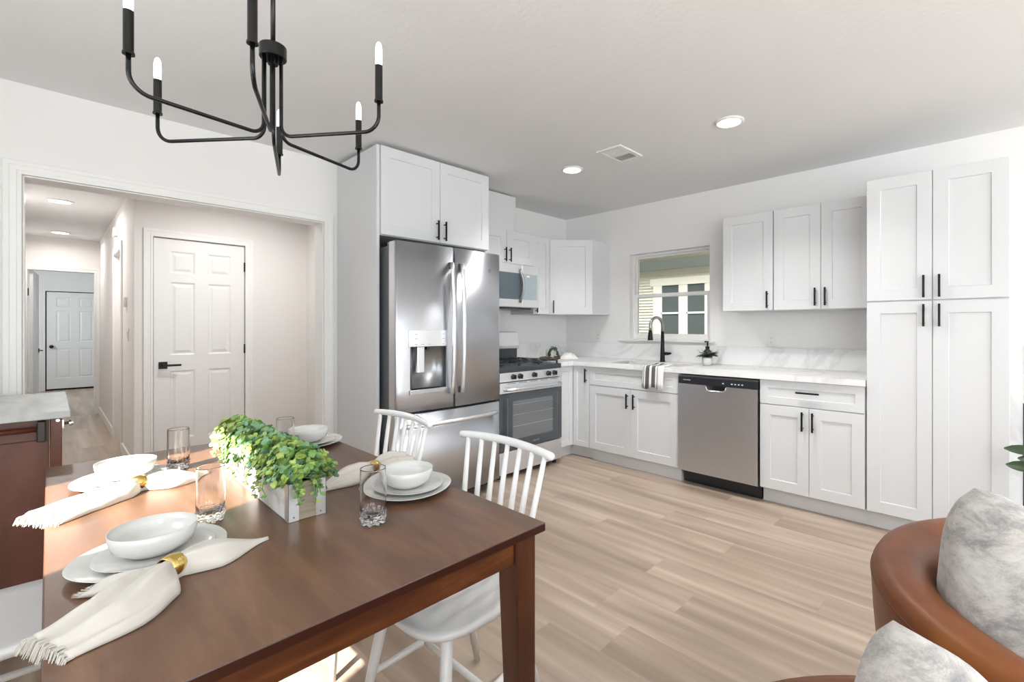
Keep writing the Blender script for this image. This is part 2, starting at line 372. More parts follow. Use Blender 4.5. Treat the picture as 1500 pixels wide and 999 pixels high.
def panel_door(name, x, y0, y1, z0, z1, m, sgn, parent=None):
    """six panel door in plane x, facing +x"""
    W, Hh = y1-y0, z1-z0; mb = MB(frame((x, y0, z0), (0,1,0), (1,0,0)))
    st = .115*W/.70; cs = .10*W/.70; pw = (W-2*st-cs)/2
    rows = [(.115, .30), (.402, .535), (1.055, .58)]
    rows = [(Hh*.105, Hh*.295), (Hh*.495, Hh*.335), (Hh*.865, Hh*.085)]
    rows = [(.22*Hh/2.03, .62*Hh/2.03), (.98*Hh/2.03, .66*Hh/2.03), (1.72*Hh/2.03, .20*Hh/2.03)]
    xs = [0, st, st+pw, st+pw+cs, st+2*pw+cs, W]; zs = [0]
    for a, b in rows: zs += [a, a+b]
    zs.append(Hh)
    for i in range(5):
        for j in range(7):
            a0, a1, b0, b1 = xs[i], xs[i+1], zs[j], zs[j+1]
            if i in (1, 3) and j in (1, 3, 5):
                def R(ins, c): return [(a0+ins, b0+ins, c), (a1-ins, b0+ins, c), (a1-ins, b1-ins, c), (a0+ins, b1-ins, c)]
                mb.rings([R(0, 0), R(.012, -.008), R(.022, -.008), R(.042, -.001)], cap=False)
                v = [mb.v(p) for p in R(.042, -.001)]; mb.f(v)
            else: mb.f([mb.v(p) for p in ((a0,b0,0),(a1,b0,0),(a1,b1,0),(a0,b1,0))])
    mb.box((0, 0, -.035), (W, Hh, -.0095))
    mb.box((0,0,-.0095),(.002,Hh,0)); mb.box((W-.002,0,-.0095),(W,Hh,0)); mb.box((0,Hh-.002,-.0095),(W,Hh,0))
    return struct(name, mb, m, parent)
def lever(parent, O, U, Nn, s=1):
    mb = MB(frame(O, U, Nn)); mb.box((-.031,-.031,0), (.031,.031,.009)); mb.box((-.01,-.01,.009), (.01,.01,.05)); mb.box((-.01*s,-.009,.04), (.125*s,.009,.052))
    return build('door_handle', mb, BLACK, parent, bevel=.0015)
d1 = panel_door('door_1', XD-.012, D0, D1, .012, DH, DOORM, 1)
lever(d1, (XD-.012, D0+.065, .90), (0,1,0), (1,0,0))
for z in (1.83, 1.03, .22):
    mb = MB(); mb.box((XD-.014, D1-.006, z-.045), (XD+.004, D1+.0035, z+.045)); build('hinge', mb, BLACK, d1, bevel=.001)
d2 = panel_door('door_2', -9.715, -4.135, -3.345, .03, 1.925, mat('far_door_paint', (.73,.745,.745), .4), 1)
mb = MB(); mb.ball((-9.66, -4.07, .86), .034, sz=1); mb.tube([(-9.716,-4.07,.86), (-9.67,-4.07,.86)], .015); build('door_knob', mb, BLACK, d2, smooth=True)
# open door leaf in the far room, hinged at the left jamb
mb = MB(); T = Matrix.Translation((-5.80, -4.285, 0)) @ Matrix.Rotation(math.radians(176.5), 4, 'Z')
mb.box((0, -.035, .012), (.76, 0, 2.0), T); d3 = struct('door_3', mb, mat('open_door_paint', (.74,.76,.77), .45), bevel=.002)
mb = MB(); mb.box((.68, 0, .90-.03), (.72, .012, .90+.03), T); mb.box((.60, .03, .893), (.71, .045, .907), T); mb.box((.69, .01, .893), (.71, .045, .907), T)
mb.box((.68, -.045, .87), (.72, -.035, .93), T); mb.box((.69, -.08, .893), (.71, -.045, .907), T); mb.box((.60, -.08, .893), (.71, -.066, .907), T); build('door_handle', mb, BLACK, d3)
mb = MB(); mb.box((-5.765, -4.299, 1.66), (-5.745, -4.288, 1.76)); build('hinge', mb, BLACK, d3)
# side doorway door
mb = MB(); mb.box((-3.5, YS+.07, .01), (-2.75, YS+.105, 2.02)); struct('door_4', mb, DOORM, bevel=.002)

# baseboards
def bb(name, a, b, m=TRIM): mb = MB(); mb.box(a, b); return struct(name, mb, m, bevel=.003)
bb('baseboard_hall', (XD, YS, 0), (XD+.013, D0-.073, .10)); bb('baseboard_hall_right', (XD, D1+.073, 0), (XD+.013, -2.2, .10))
bb('baseboard_hall_side', (-5.74, YS-.013, 0), (-3.57, YS, .10)); bb('baseboard_hall_near', (-2.68, YS-.013, 0), (XD+.013, YS, .10))
bb('baseboard_far', (-9.7, -5.1, 0), (-9.687, -4.22, .1)); bb('baseboard_right_wall', (XR-.013, YF, 0), (XR, 0, .1))

# hall gadgets
mb = MB(); mb.box((-2.42, YS-.022, 1.43), (-2.30, YS, 1.52)); mb.box((-2.40, YS-.025, 1.445), (-2.34, YS-.02, 1.505))
tag(build('thermostat', mb, WHPL, bevel=.004), 'small white thermostat box on the narrow hall wall', 'thermostat')
mb = MB(); mb.box((-3.25, YS-.035, 2.20), (-3.13, YS, 2.29)); tag(build('door_chime', mb, WHPL, bevel=.005), 'white plastic chime box high on the hall wall by the ceiling', 'chime box')
t = thing('light_switch', 'white light switch plate below the thermostat in the hall', 'light switch', (-2.2, YS, 1.17))
mb = MB(); mb.box((-2.24, YS-.006, 1.11), (-2.16, YS, 1.23)); build('switch_plate', mb, WHPL, t, bevel=.002)
mb = MB(); mb.box((-2.215, YS-.012, 1.14), (-2.185, YS-.006, 1.20)); build('rocker', mb, WHPL, t, bevel=.002)

# recessed ceiling lights
def can(x, y, label, r=.085, e=11, nm='recessed_light', spread=122):
    t = thing(nm, label, 'ceiling light', (x, y, H-.012), 'round recessed ceiling lights')
    mb = MB(); mb.lathe([(r, H), (r, H-.006), (r*.86, H-.011), (r*.80, H-.011), (r*.8, H)], (x,y,0), 40); build('trim_ring', mb, WHPL, t, smooth=True)
    mb = MB(); mb.lathe([(.001, H-.0085), (r*.8, H-.0085), (r*.8, H-.003), (.001, H-.003)], (x,y,0), 40); build('led_disc', mb, LED, t)
    lamp('recessed_lamp', 'AREA', (x, y, H-.02), e, r*1.5, (0,0,0), (1,.98,.96)).data.spread = math.radians(spread)
can(2.407, -1.302, 'round lit recessed ceiling light right of the air vent', r=.083)
can(1.178, -1.295, 'round lit recessed ceiling light left of the air vent')
can(-3.03, -4.03, 'lit recessed ceiling light in the hall, nearer one', r=.10, e=13, spread=170)
can(-5.20, -4.0, 'lit recessed ceiling light in the hall, farther one near the end wall', r=.10, e=6, spread=170)
can(-.95, -2.95, 'recessed ceiling light inside the hall in front of the closet door', e=12, spread=170)  # hidden can added to brighten the hall door wall
can(5.2, -1.3, 'recessed ceiling light of the sitting area'); can(5.2, -3.6, 'recessed ceiling light of the sitting area nearer the front')  # out-of-view cans added as extra room light
# air vent
t = thing('air_vent', 'white slotted metal air vent set in the ceiling between two lights', 'vent', (1.637, -1.32, H-.01))
R = Matrix.Translation((1.637, -1.32, H)) @ Matrix.Rotation(math.radians(0), 4, 'Z')
mb = MB(R); mb.box((-.10,-.14,-.010),(.10,-.115,0)); mb.box((-.10,.115,-.010),(.10,.14,0)); mb.box((-.10,-.115,-.010),(-.07,.115,0)); mb.box((.07,-.115,-.010),(.10,.115,0)); mb.box((-.07,-.025,-.009),(.07,.025,0)); build('vent_frame', mb, WHPL, t, bevel=.001)
mb = MB(R); mb.box((-.07,-.115,-.003),(.07,.115,-.0005)); build('vent_opening', mb, DARK, t)
for s in (-1, 1):
    for i in range(7):
        y = s*(.033+.0125*i); mb = MB(R); T = Matrix.Translation((0, y, -.005)) @ Matrix.Rotation(s*.9, 4, 'X'); mb.box((-.07,-.0045,-.0006),(.07,.0045,.0006), T); build('slat', mb, WHPL, t)

# window over the sink
mb = MB(); gy = .075
mb.box((WX0, 0, WZ0), (WX0+.006, .16, WZ1)); mb.box((WX1-.006, 0, WZ0), (WX1, .16, WZ1)); mb.box((WX0, 0, WZ1-.006), (WX1, .16, WZ1))
win = struct('window_1', mb, TRIM)
mb = MB(); mb.box((WX0-.11, -.045, 1.10), (WX1+.045, .16, 1.122)); struct('window_sill', mb, TRIM, win, bevel=.004)
mb = MB(); x0, x1 = WX0+.006, WX1-.006
def rect_frame(mb, x0, x1, z0, z1, w_, y0, y1):
    mb.box((x0,y0,z0),(x0+w_,y1,z1)); mb.box((x1-w_,y0,z0),(x1,y1,z1)); mb.box((x0+w_,y0,z0),(x1-w_,y1,z0+w_)); mb.box((x0+w_,y0,z1-w_),(x1-w_,y1,z1))
rect_frame(mb, x0, x1, 1.122, WZ1-.006, .022, .06, .13); struct('window_frame', mb, TRIM, win, bevel=.002)
mb = MB(); rect_frame(mb, x0+.02, x1-.02, 1.54, WZ1-.024, .02, .095, .12); struct('upper_sash', mb, TRIM, win, bevel=.002)
mb = MB(); rect_frame(mb, x0+.02, x1-.02, 1.14, 1.575, .034, .065, .093); struct('lower_sash', mb, TRIM, win, bevel=.002)
mb = MB(); mb.box((x0+.03, .106, 1.55), (x1-.03, .109, 1.95)); struct('window_pane', mb, PANE, win)
mb = MB(); mb.box((x0+.045, .078, 1.165), (x1-.045, .081, 1.55)); struct('window_pane', mb, PANE, win)
# big windows of the sitting area and sun window (behind the photographer)
for i, (y0, y1) in enumerate(((-4.65,-3.15),(-2.35,-.85))):
    mb = MB(); 
    for (a,b,c,d) in ((y0,y0+.06,.35,2.15),(y1-.06,y1,.35,2.15),(y0,y1,.35,.42),(y0,y1,2.08,2.15),((y0+y1)/2-.03,(y0+y1)/2+.03,.35,2.15),(y0,y1,1.22,1.27)): mb.box((XR+.03,a,c),(XR+.09,b,d))
    struct('window_%d' % (i+2), mb, TRIM)
mb = MB()
for (a,b,c,d) in ((4.2,4.26,.7,2.15),(6.14,6.2,.7,2.15),(4.2,6.2,.7,.76),(4.2,6.2,2.09,2.15),(5.17,5.23,.7,2.15)): mb.box((a,YF-.09,c),(b,YF-.03,d))
struct('window_4', mb, TRIM)
mb = MB()
for (a,b,c,d) in ((DX0-.06,DX0,1.30,DZ+.06),(DX1,DX1+.06,1.30,DZ+.06),(DX0,DX1,DZ,DZ+.06),(DX0,DX1,1.30,1.36)): mb.box((a,YF,c),(b,YF+.015,d))
struct('trim_7', mb, TRIM)

mb = MB(); rs = [(-10.5,-5.6,2.62),(XR+.4,-5.6,2.62),(XR+.4,.35,2.62),(-10.5,.35,2.62)]
v = [mb.v(p) for p in rs]; r1, r2 = mb.v((-10.5,-1.6,7.0)), mb.v((XR+.4,-1.6,7.0))
mb.f([v[0],v[1],r2,r1]); mb.f([v[2],v[3],r1,r2]); mb.f([v[1],v[2],r2]); mb.f([v[3],v[0],r1]); mb.f([v[0],v[3],v[2],v[1]])
struct('roof', mb, mat('roof_shingles', (.2,.19,.18), .9))  # unseen roof added, its ridge raised to shade the neighbouring house
# ================================================================ neighbouring house outside the window
nh = thing('neighbouring_house', 'cream clapboard house with paired windows seen through the kitchen window', 'house', (0, 3.0, -.3))
mb = MB(); z = -.3
while z < 2.16:
    vs = [(-4, 3.02, z), (4, 3.02, z), (4, 2.984, z), (-4, 2.984, z), (-4, 3.02, z+.050), (4, 3.02, z+.050), (4, 3.004, z+.050), (-4, 3.004, z+.050)]
    v = [mb.v(p) for p in vs]
    for q in ((0,3,2,1),(4,5,6,7),(0,1,5,4),(1,2,6,5),(2,3,7,6),(3,0,4,7)): mb.f([v[i] for i in q])
    z += .050
mb.box((-4, 3.02, -.3), (4, 5.0, 2.45)); build('siding_wall', mb, SIDING, nh)
mb = MB(); mb.box((-4.2, 2.965, 2.2), (4.2, 3.02, 2.36)); build('frieze_board', mb, FASC, nh)
mb = MB(); mb.box((-4.2, 2.45, 2.50), (4.2, 3.02, 2.53)); mb.box((-4.2, 2.42, 2.5), (4.2, 2.45, 2.66)); build('eave', mb, CREAM, nh)
mb = MB()
rs = [(-4.3,2.35,2.63),(4.3,2.35,2.63),(4.3,4.2,3.6),(-4.3,4.2,3.6)]
v = [mb.v(p) for p in rs]+[mb.v((p[0],p[1],p[2]+.06)) for p in rs]
for q in ((0,3,2,1),(4,5,6,7),(0,1,5,4),(1,2,6,5),(2,3,7,6),(3,0,4,7)): mb.f([v[i] for i in q])
build('roof', mb, ROOF, nh)
mb = MB(); z1 = 1.93; mb.box((-.66, 2.95, z1), (.44, 3.0, z1+.12)); mb.box((-.60, 2.955, .55), (-.46, 3.0, z1)); mb.box((-.12, 2.955, .55), (-.003, 3.0, z1)); mb.box((.32, 2.955, .55), (.42, 3.0, z1)); mb.box((-.66, 2.93, .48), (.44, 3.0, .55)); build('window_casing', mb, CREAM, nh)
for (a, b) in ((-.46,-.12),(-.003,.32)):
    mb = MB(); mb.box((a, 2.975, .55), (b, 2.985, z1)); g = build('pane', mb, HOUSEGL, nh)
    mb = MB(); mb.box((a, 2.96, 1.76), (b, 2.98, 1.80)); mb.box((a, 2.96, 1.455), (b, 2.98, 1.485)); mb.box((a,2.96,.55),(a+.018,2.98,z1)); mb.box((b-.018,2.96,.55),(b,2.98,z1)); build('sash', mb, TRIM, nh)
mb = MB(); mb.box((-12, -20, -.36), (20, 12, -.30)); gr = build('outside_ground', mb, BOUNCE_GROUND); gr['kind'] = 'stuff'; tag(gr, 'pale ground outside between the two houses', 'ground')

# ================================================================ cabinets
def shaker(mb, a0, a1, b0, b1, t=.02, rail=.068, rec=.008):
    def R(i, c): return [(a0+i, b0+i, c), (a1-i, b0+i, c), (a1-i, b1-i, c), (a0+i, b1-i, c)]
    mb.rings([R(0, 0), R(0, t-.0015), R(.0015, t), R(rail, t), R(rail+.003, t-rec)])
def pull(parent, O, U, Nn, a, b, ln=.128, vert=True):
    mb = MB(frame(O, U, Nn)); h = ln/2; t = .02
    if vert:
        mb.box((a-.0055, b-h, t+.024), (a+.0055, b+h, t+.034))
        for s in (-1, 1): mb.box((a-.004, b+s*h*.7-.004, t), (a+.004, b+s*h*.7+.004, t+.026))
    else:
        mb.box((a-h, b-.0055, t+.024), (a+h, b+.0055, t+.034))
        for s in (-1, 1): mb.box((a+s*h*.7-.004, b-.004, t), (a+s*h*.7+.004, b+.004, t+.026))
    return build('handle', mb, BLACK, parent, bevel=.0012)
def door(parent, O, U, Nn, a0, a1, b0, b1, h=None, name='door', rail=.068):
    mb = MB(frame(O, U, Nn)); shaker(mb, a0, a1, b0, b1, rail=rail); d = build(name, mb, CAB, parent)
    if h: pull(d, O, U, Nn, h[0], h[1], h[2] if len(h) > 2 else .128, h[3] if len(h) > 3 else True)
    return d
def bodybox(t, a, b, m=CAB, nm='body'):
    mb = MB(); mb.box(a, b); return build(nm, mb, m, t, bevel=.001)
FB = -.612      # carcass front, wall B base units
UB, NB = (1,0,0), (0,-1,0)
g_ = .0015
# corner base
t = thing('corner_base_cabinet', 'white corner base cabinet with folding door between range and sink cabinet', 'cabinet', (.4, -.4, 0))
mb = MB(); mb.prism([(.004,-.004),(.004,-.855),(.612,-.855),(.612,-.612),(.829,-.612),(.829,-.004)], .105, .874); build('body', mb, CAB, t)
mb = MB(); mb.prism([(.02,-.02),(.02,-.853),(.557,-.853),(.557,-.557),(.829,-.557),(.829,-.02)], 0, .105); build('toe_kick', mb, CAB, t)
door(t, (.612, -.855, 0), (0,1,0), (1,0,0), g_, .222, .114, .872, rail=.05)
door(t, (.634, FB, 0), UB, NB, 0, .194, .114, .872, (.165, .788), rail=.05)
# sink base
t = thing('sink_base_cabinet', 'white two-door base cabinet with false drawer front under the sink', 'cabinet', (1.28, -.3, 0))
bodybox(t, (.831, FB, .105), (1.731, -.02, .640)); bodybox(t, (.831, -.585, 0), (1.731, -.02, .105), nm='toe_kick')
mb = MB(); mb.box((.831, FB, .640), (1.731, -.595, .874)); mb.box((.831, -.595, .64), (.849, -.02, .874)); mb.box((1.713, -.595, .64), (1.731, -.02, .874)); build('top_rails', mb, CAB, t)
O = (.831, FB, 0)
door(t, O, UB, NB, g_, .9-g_, .706, .872, name='false_drawer_front', rail=.05)
door(t, O, UB, NB, g_, .45-g_, .114, .700, (.422, .598)); door(t, O, UB, NB, .45+g_, .9-g_, .114, .700, (.49, .598))
# drawer base
t = thing('drawer_base_cabinet', 'white base cabinet with one drawer over two doors beside the tall pantry', 'cabinet', (2.66, -.3, 0))
bodybox(t, (2.354, FB, .105), (2.978, -.004, .874)); bodybox(t, (2.354, -.557, 0), (2.9835, -.02, .105), nm='toe_kick')
O = (2.354, FB, 0)
door(t, O, UB, NB, g_, .621, .706, .872, (.308, .802, .14, False), name='drawer', rail=.05)
door(t, O, UB, NB, g_, .311, .114, .700, (.276, .612)); door(t, O, UB, NB, .314, .621, .114, .700, (.338, .612))
# pantry
t = thing('pantry_cabinet', 'tall white four-door pantry cabinet at the right end of the kitchen run', 'cabinet', (3.3, -.3, 0))
bodybox(t, (2.984, FB, .105), (3.612, -.004, 2.14)); bodybox(t, (2.984, -.557, 0), (3.612, -.02, .105), nm='toe_kick')
O = (2.984, FB, 0)
for a0, a1, hx in ((g_, .3125, .276), (.3155, .6265, .345)):
    door(t, O, UB, NB, a0, a1, .114, 1.392, (hx, 1.31)); door(t, O, UB, NB, a0, a1, 1.40, 2.138, (hx, 1.476))
# right uppers
UF = -.31
t = thing('wall_cabinet', 'white single-door wall cabinet just right of the window', 'cabinet', (2.155, -.15, 1.368))
bodybox(t, (1.963, UF, 1.368), (2.347, -.004, 2.124)); door(t, (1.963, UF, 0), UB, NB, g_, .382, 1.370, 2.122, (.347, 1.45))
t = thing('wall_cabinet', 'white two-door wall cabinet next to the tall pantry', 'cabinet', (2.66, -.15, 1.368), None)
bodybox(t, (2.350, UF, 1.368), (2.980, -.004, 2.124)); O = (2.350, UF, 0)
door(t, O, UB, NB, g_, .314, 1.370, 2.122, (.284, 1.458)); door(t, O, UB, NB, .317, .628, 1.370, 2.122, (.347, 1.458))
# corner upper
t = thing('corner_wall_cabinet', 'white diagonal corner wall cabinet left of the window', 'cabinet', (.3, -.3, 1.368))
mb = MB(); mb.prism([(.004,-.004),(.004,-.612),(.30,-.612),(.612,-.30),(.612,-.004)], 1.368, 2.124); build('body', mb, CAB, t, bevel=.001)
dU = Vector((1,1,0)).normalized(); dN = Vector((1,-1,0)).normalized(); Ld = (Vector((.612,-.30,0))-Vector((.30,-.612,0))).length
door(t, (.30, -.612, 0), dU, dN, .006, Ld-.006, 1.370, 2.122, (.045, 1.445))
# narrow upper
t = thing('narrow_wall_cabinet', 'narrow white wall cabinet between microwave and corner cabinet', 'cabinet', (.15, -.74, 1.368))
bodybox(t, (.004, -.866, 1.368), (.308, -.614, 2.124)); door(t, (.308, -.866, 0), (0,1,0), (1,0,0), g_, .232, 1.370, 2.122, (.03, 1.445), rail=.05)
# above microwave
t = thing('over_microwave_cabinet', 'short white two-door wall cabinet directly above the microwave', 'cabinet', (.15, -1.25, 1.83))
bodybox(t, (.004, -1.63, 1.822), (.308+.02, -.870, 2.124)); O = (.328, -1.63, 0)
door(t, O, (0,1,0), (1,0,0), g_, .40, 1.826, 2.122, (.373, 1.90)); door(t, O, (0,1,0), (1,0,0), .403, .758, 1.826, 2.122, (.43, 1.90))
mb = MB(); mb.box((.004, -1.45, 2.126), (.322, -1.10, 2.452)); mb.box((.322,-1.118,2.126),(.326,-1.098,2.452)); mb.box((.004,-1.10,2.126),(.32,-1.098,2.452))
tag(build('vent_chase', mb, CAB, bevel=.001), 'plain white boxed duct cover standing on the over-microwave cabinet', 'duct cover')
# fridge surround
t = thing('refrigerator_cabinet', 'large white two-door cabinet above the steel refrigerator', 'cabinet', (.3, -2.15, 1.85))
bodybox(t, (.004, -2.598, 1.852), (.612, -1.675, 2.445)); O = (.612, -2.598, 0)
door(t, O, (0,1,0), (1,0,0), .003, .460, 1.856, 2.443, (.43, 1.94, .14)); door(t, O, (0,1,0), (1,0,0), .463, .920, 1.856, 2.443, (.495, 1.94, .14))
mb = MB(); mb.box((.004, -2.62, 0), (.618, -2.600, 2.445)); tag(build('refrigerator_end_panel', mb, CAB, bevel=.001), 'tall plain white end panel on the left side of the refrigerator', 'panel')
mb = MB(); mb.box((.004, -1.695, 0), (.60, -1.677, 1.850)); tag(build('refrigerator_side_panel', mb, CAB, bevel=.001), 'narrow white side panel between refrigerator and range', 'panel')

# countertop
mb = MB(); z0, z1 = .876, .914; SX0, SX1, SY0, SY1 = .98, 1.69, -.565, -.20
for (a,b,c,d) in ((.0,.652,-.858,-.652),(.0,SX0,-.652,-.0),(SX0,SX1,-.652,SY0),(SX0,SX1,SY1,0),(SX1,2.981,-.652,0)):
    mb.box((a+.001,c,z0),(b,d-.001 if d == 0 else d,z1))
bmesh.ops.remove_doubles(mb.bm, verts=mb.bm.verts, dist=1e-5)
t = thing('countertop', 'white veined marble L-shaped countertop with low backsplash', 'countertop', (1.5, -.3, .876))
build('worktop', mb, MARB, t)
mb = MB(); mb.box((.001, -.018, .9145), (2.981, -.001, 1.073)); mb.box((.001, -.858, .9145), (.018, -.018, 1.073)); build('backsplash', mb, MARB, t, bevel=.001)
t = thing('sink', 'undermount steel kitchen sink basin below the window', 'sink', (1.33, -.38, .68))
mb = MB(); w_ = .012
mb.box((SX0-.01, SY0-.01, .67), (SX1+.01, SY1+.01, .68))
for (a,b,c,d) in ((SX0-.01,SX0+w_-.01,SY0-.01,SY1+.01),(SX1-w_+.01,SX1+.01,SY0-.01,SY1+.01),(SX0,SX1,SY0-.01,SY0+w_-.01),(SX0,SX1,SY1-w_+.01,SY1+.01)): mb.box((a,c,.68),(b,d,.8755))
build('basin', mb, STEEL, t); mb = MB(); mb.lathe([(.001,.681),(.045,.681),(.05,.684),(.001,.684)], (1.33,-.38,0)); build('drain', mb, CHROME, t)
# faucet
t = thing('faucet', 'tall black gooseneck pull-down faucet behind the sink', 'faucet', (1.31, -.135, .915))
bx, by = 1.31, -.135
mb = MB(); mb.lathe([(.026,.915),(.026,.92),(.022,.93),(.0205,1.0),(.019,1.03),(.017,1.08),(.016,1.12),(.015,1.20)], (bx,by,0), 20); build('column', mb, BLACK, t, smooth=True)
path = [(bx,by,1.18)]; dv = Vector((-.18,-.98,0)).normalized()
for i in range(15):
    a = PI*i/14*1.02; r = .085; path.append(Vector((bx,by,1.245)) + dv*(r-r*math.cos(a)) + Vector((0,0,r*math.sin(a))))
path.append(path[-1] + Vector((0,0,-.03))); e = path[-1]
mb = MB(); mb.tube(path, .0145, 14); build('gooseneck', mb, mat('brushed_nickel_grey', (.35,.35,.34), .3, .9), t, smooth=True)
mb = MB(); mb.lathe([(.0155,.0),(.018,-.02),(.025,-.085),(.024,-.09),(.001,-.09)], e, 18); build('spray_head', mb, BLACK, t, smooth=True)
mb = MB(); mb.tube([(bx,by,.995),(bx+.05,by-.01,.995)], .015, 14); mb.tube([(bx+.05,by-.01,.995),(bx+.062,by-.012,.995),(bx+.10,by-.03,1.0)], [.016,.014,.009], 12); build('lever_handle', mb, BLACK, t, smooth=True)

# ================================================================ dishwasher
t = thing('dishwasher', 'stainless dishwasher with black control strip between sink and drawer cabinets', 'dishwasher', (2.045, -.3, 0))
a, b = 1.737, 2.350
mb = MB(); mb.box((a, -.60, .10), (b, -.02, .868)); build('body', mb, BLKPL, t)
mb = MB(); mb.box((a+.012, -.56, 0.002), (b-.006, -.50, .105)); mb.box((a+.012,-.566,.01),(b-.006,-.56,.016)); build('kick_plate', mb, BLKPL, t, bevel=.002)
mb = MB(); nx, nw, nz = 2.045, .078, .797
pts = [(a+.003,.115),(b-.003,.115),(b-.003,.797),(nx+nw,.797)]
for i in range(9): th = PI*i/8; pts.append((nx+nw*.98*math.cos(th), .790-.032*min(1,math.sin(th)*1.5)))
pts += [(nx-nw,.797),(a+.003,.797)]
F_ = [mb.v((x,-.655,z)) for x,z in pts]; Bk = [mb.v((x,-.602,z)) for x,z in pts]; mb.f(F_); mb.f(Bk[::-1])
for i in range(len(pts)): j = (i+1)%len(pts); mb.f([F_[i],F_[j],Bk[j],Bk[i]])
build('door_panel', mb, STEEL, t)
mb = MB(); mb.tube([(x,-.6555,z) for x,z in pts[4:13]], .0035, 8); build('grip_rim', mb, STEELB, t, smooth=True)
mb = MB(); mb.box((a+.003, -.653, .799), (b-.003, -.602, .852)); build('control_strip', mb, BLKPL, t, bevel=.003)
mb = MB(); mb.box((a+.003, -.64, .853), (b-.003, -.602, .862)); build('top_edge_strip', mb, STEELD, t)
for x in (2.10, 2.165, 2.19, 2.215, 2.24):
    mb = MB(); mb.box((x-.006, -.6545, .818), (x+.006, -.653, .826)); build('button', mb, WHPL, t)
T = Matrix.Translation((a+.075, -.654, .828)) @ Matrix.Rotation(PI/2, 4, 'X'); build('brand_lettering', text_mb('FRIGIDAIRE', .012, T), WHPL, t)

# ================================================================ refrigerator
t = thing('refrigerator', 'large stainless french-door refrigerator with water dispenser', 'refrigerator', (.4, -2.15, 0))
y0, y1, ym = -2.585, -1.708, -2.150
mb = MB(); mb.box((.06, y0+.012, .03), (.70, y1-.006, 1.775)); build('body', mb, GREYP, t, bevel=.004)
mb = MB(); mb.box((.08, y0+.02, 0), (.66, y1-.02, .03)); mb.box((.66,y0+.02,.03),(.735,y1-.02,.075)); build('base_grille', mb, BLKPL, t)
def bowx(y): u = (y-(y0+y1)/2)/((y1-y0)/2); return .800 + .028*(1-u*u)
def fdoor(name, ya, yb, za, zb, hole=None):
    mb = MB(); n = 22; ys = [ya+(yb-ya)*i/n for i in range(n+1)]
    if hole: ys = sorted(set([y for y in ys if min(abs(y-hole[0]), abs(y-hole[1])) > .008] + [hole[0], hole[1]])); n = len(ys)-1
    zs = [za, zb] if not hole else [za, hole[2], hole[3], zb]
    r = .012
    def fx(y):
        e = min(y-ya, yb-y); x = bowx(y)
        return x - (r-math.sqrt(max(r*r-(r-e)**2, 0)) if e < r else 0)
    ys2 = sorted(set(ys + [ya+.002, ya+.005, ya+.009, yb-.002, yb-.005, yb-.009]))
    grid = [[mb.v((fx(y), y, z)) for y in ys2] for z in zs]
    for i in range(len(zs)-1):
        for j in range(len(ys2)-1):
            if hole and i == 1 and hole[0]-1e-6 <= ys2[j] and ys2[j+1] <= hole[1]+1e-6: continue
            mb.f([grid[i][j], grid[i][j+1], grid[i+1][j+1], grid[i+1][j]])
    bk = {}
    for k in (0, -1):
        row_ = [mb.v((.715, y, zs[k])) for y in ys2]; bk[k] = row_
        for j in range(len(ys2)-1): mb.f([grid[k][j], grid[k][j+1], row_[j+1], row_[j]])
    for j in (0, -1): mb.f([grid[i][j] for i in range(len(zs))] + [bk[-1][j], bk[0][j]])
    mb.f([bk[0][0], bk[0][-1], bk[-1][-1], bk[-1][0]])
    o = build(name, mb, STEEL, t); 
    for p in o.data.polygons: p.use_smooth = abs(p.normal.z) < .5 and abs(p.normal.x) > .2
    return o
hy0, hy1, hz0, hz1 = -2.485, -2.222, .832, 1.112
ld = fdoor('left_door', y0, ym-.003, .688, 1.795, (hy0, hy1, hz0, hz1))
rd = fdoor('right_door', ym+.003, y1, .688, 1.795)
fd = fdoor('freezer_drawer', y0, y1, .080, .672)
# dispenser
mb = MB(); n = 14; X = .757
rs = []
for k in range(n+1):
    a_ = PI*k/n; yy = (hy0+hy1)/2 - (hy1-hy0)/2*math.cos(a_); xx = .822 - .062*math.sin(a_)**.6
    rs.append([(xx, yy, hz0), (xx, yy, hz1)])
R_ = [[mb.v(p) for p in r] for r in rs]
for i in range(n): mb.f([R_[i][0], R_[i+1][0], R_[i+1][1], R_[i][1]])
mb.f([r[1] for r in R_]); mb.f([r[0] for r in R_][::-1])
o_ = build('dispenser_recess', mb, STEELD, ld)
for p in o_.data.polygons: p.use_smooth = len(p.vertices) == 4
mb = MB(); mb.box((.812, hy0-.018, 1.112), (bowx(-2.35)+.006, hy1+.014, 1.222)); build('dispenser_panel', mb, STEELB, ld, bevel=.003)
mb = MB()
for yy in (-2.455, -2.245):
    for zz in (1.195, 1.165, 1.128): mb.box((.83, yy-.009, zz-.001), (bowx(-2.35)+.0067, yy+.009, zz+.001))
for yy in (-2.405,-2.355): mb.box((.83, yy-.009, 1.127), (bowx(-2.35)+.0067, yy+.009, 1.129))
build('panel_marks', mb, GREYP, ld)
mb = MB(); mb.box((.79, -2.435, .94), (.812, -2.382, 1.112)); build('dispenser_paddle', mb, STEELB, ld, bevel=.003)
mb = MB(); mb.box((.79, -2.365, 1.09), (.815, -2.345, 1.112)); build('dispenser_nozzle', mb, BLKPL, ld)
mb = MB(); mb.box((.765, hy0-.012, .800), (bowx(-2.35)+.007, hy1+.01, .832)); build('drip_ledge', mb, STEEL, ld, bevel=.004)
def arc_handle(name, par, pts, r, m=STEELB):
    mb = MB(); mb.tube(pts, r, 14, flat=1.0); return build(name, mb, m, par, smooth=True)
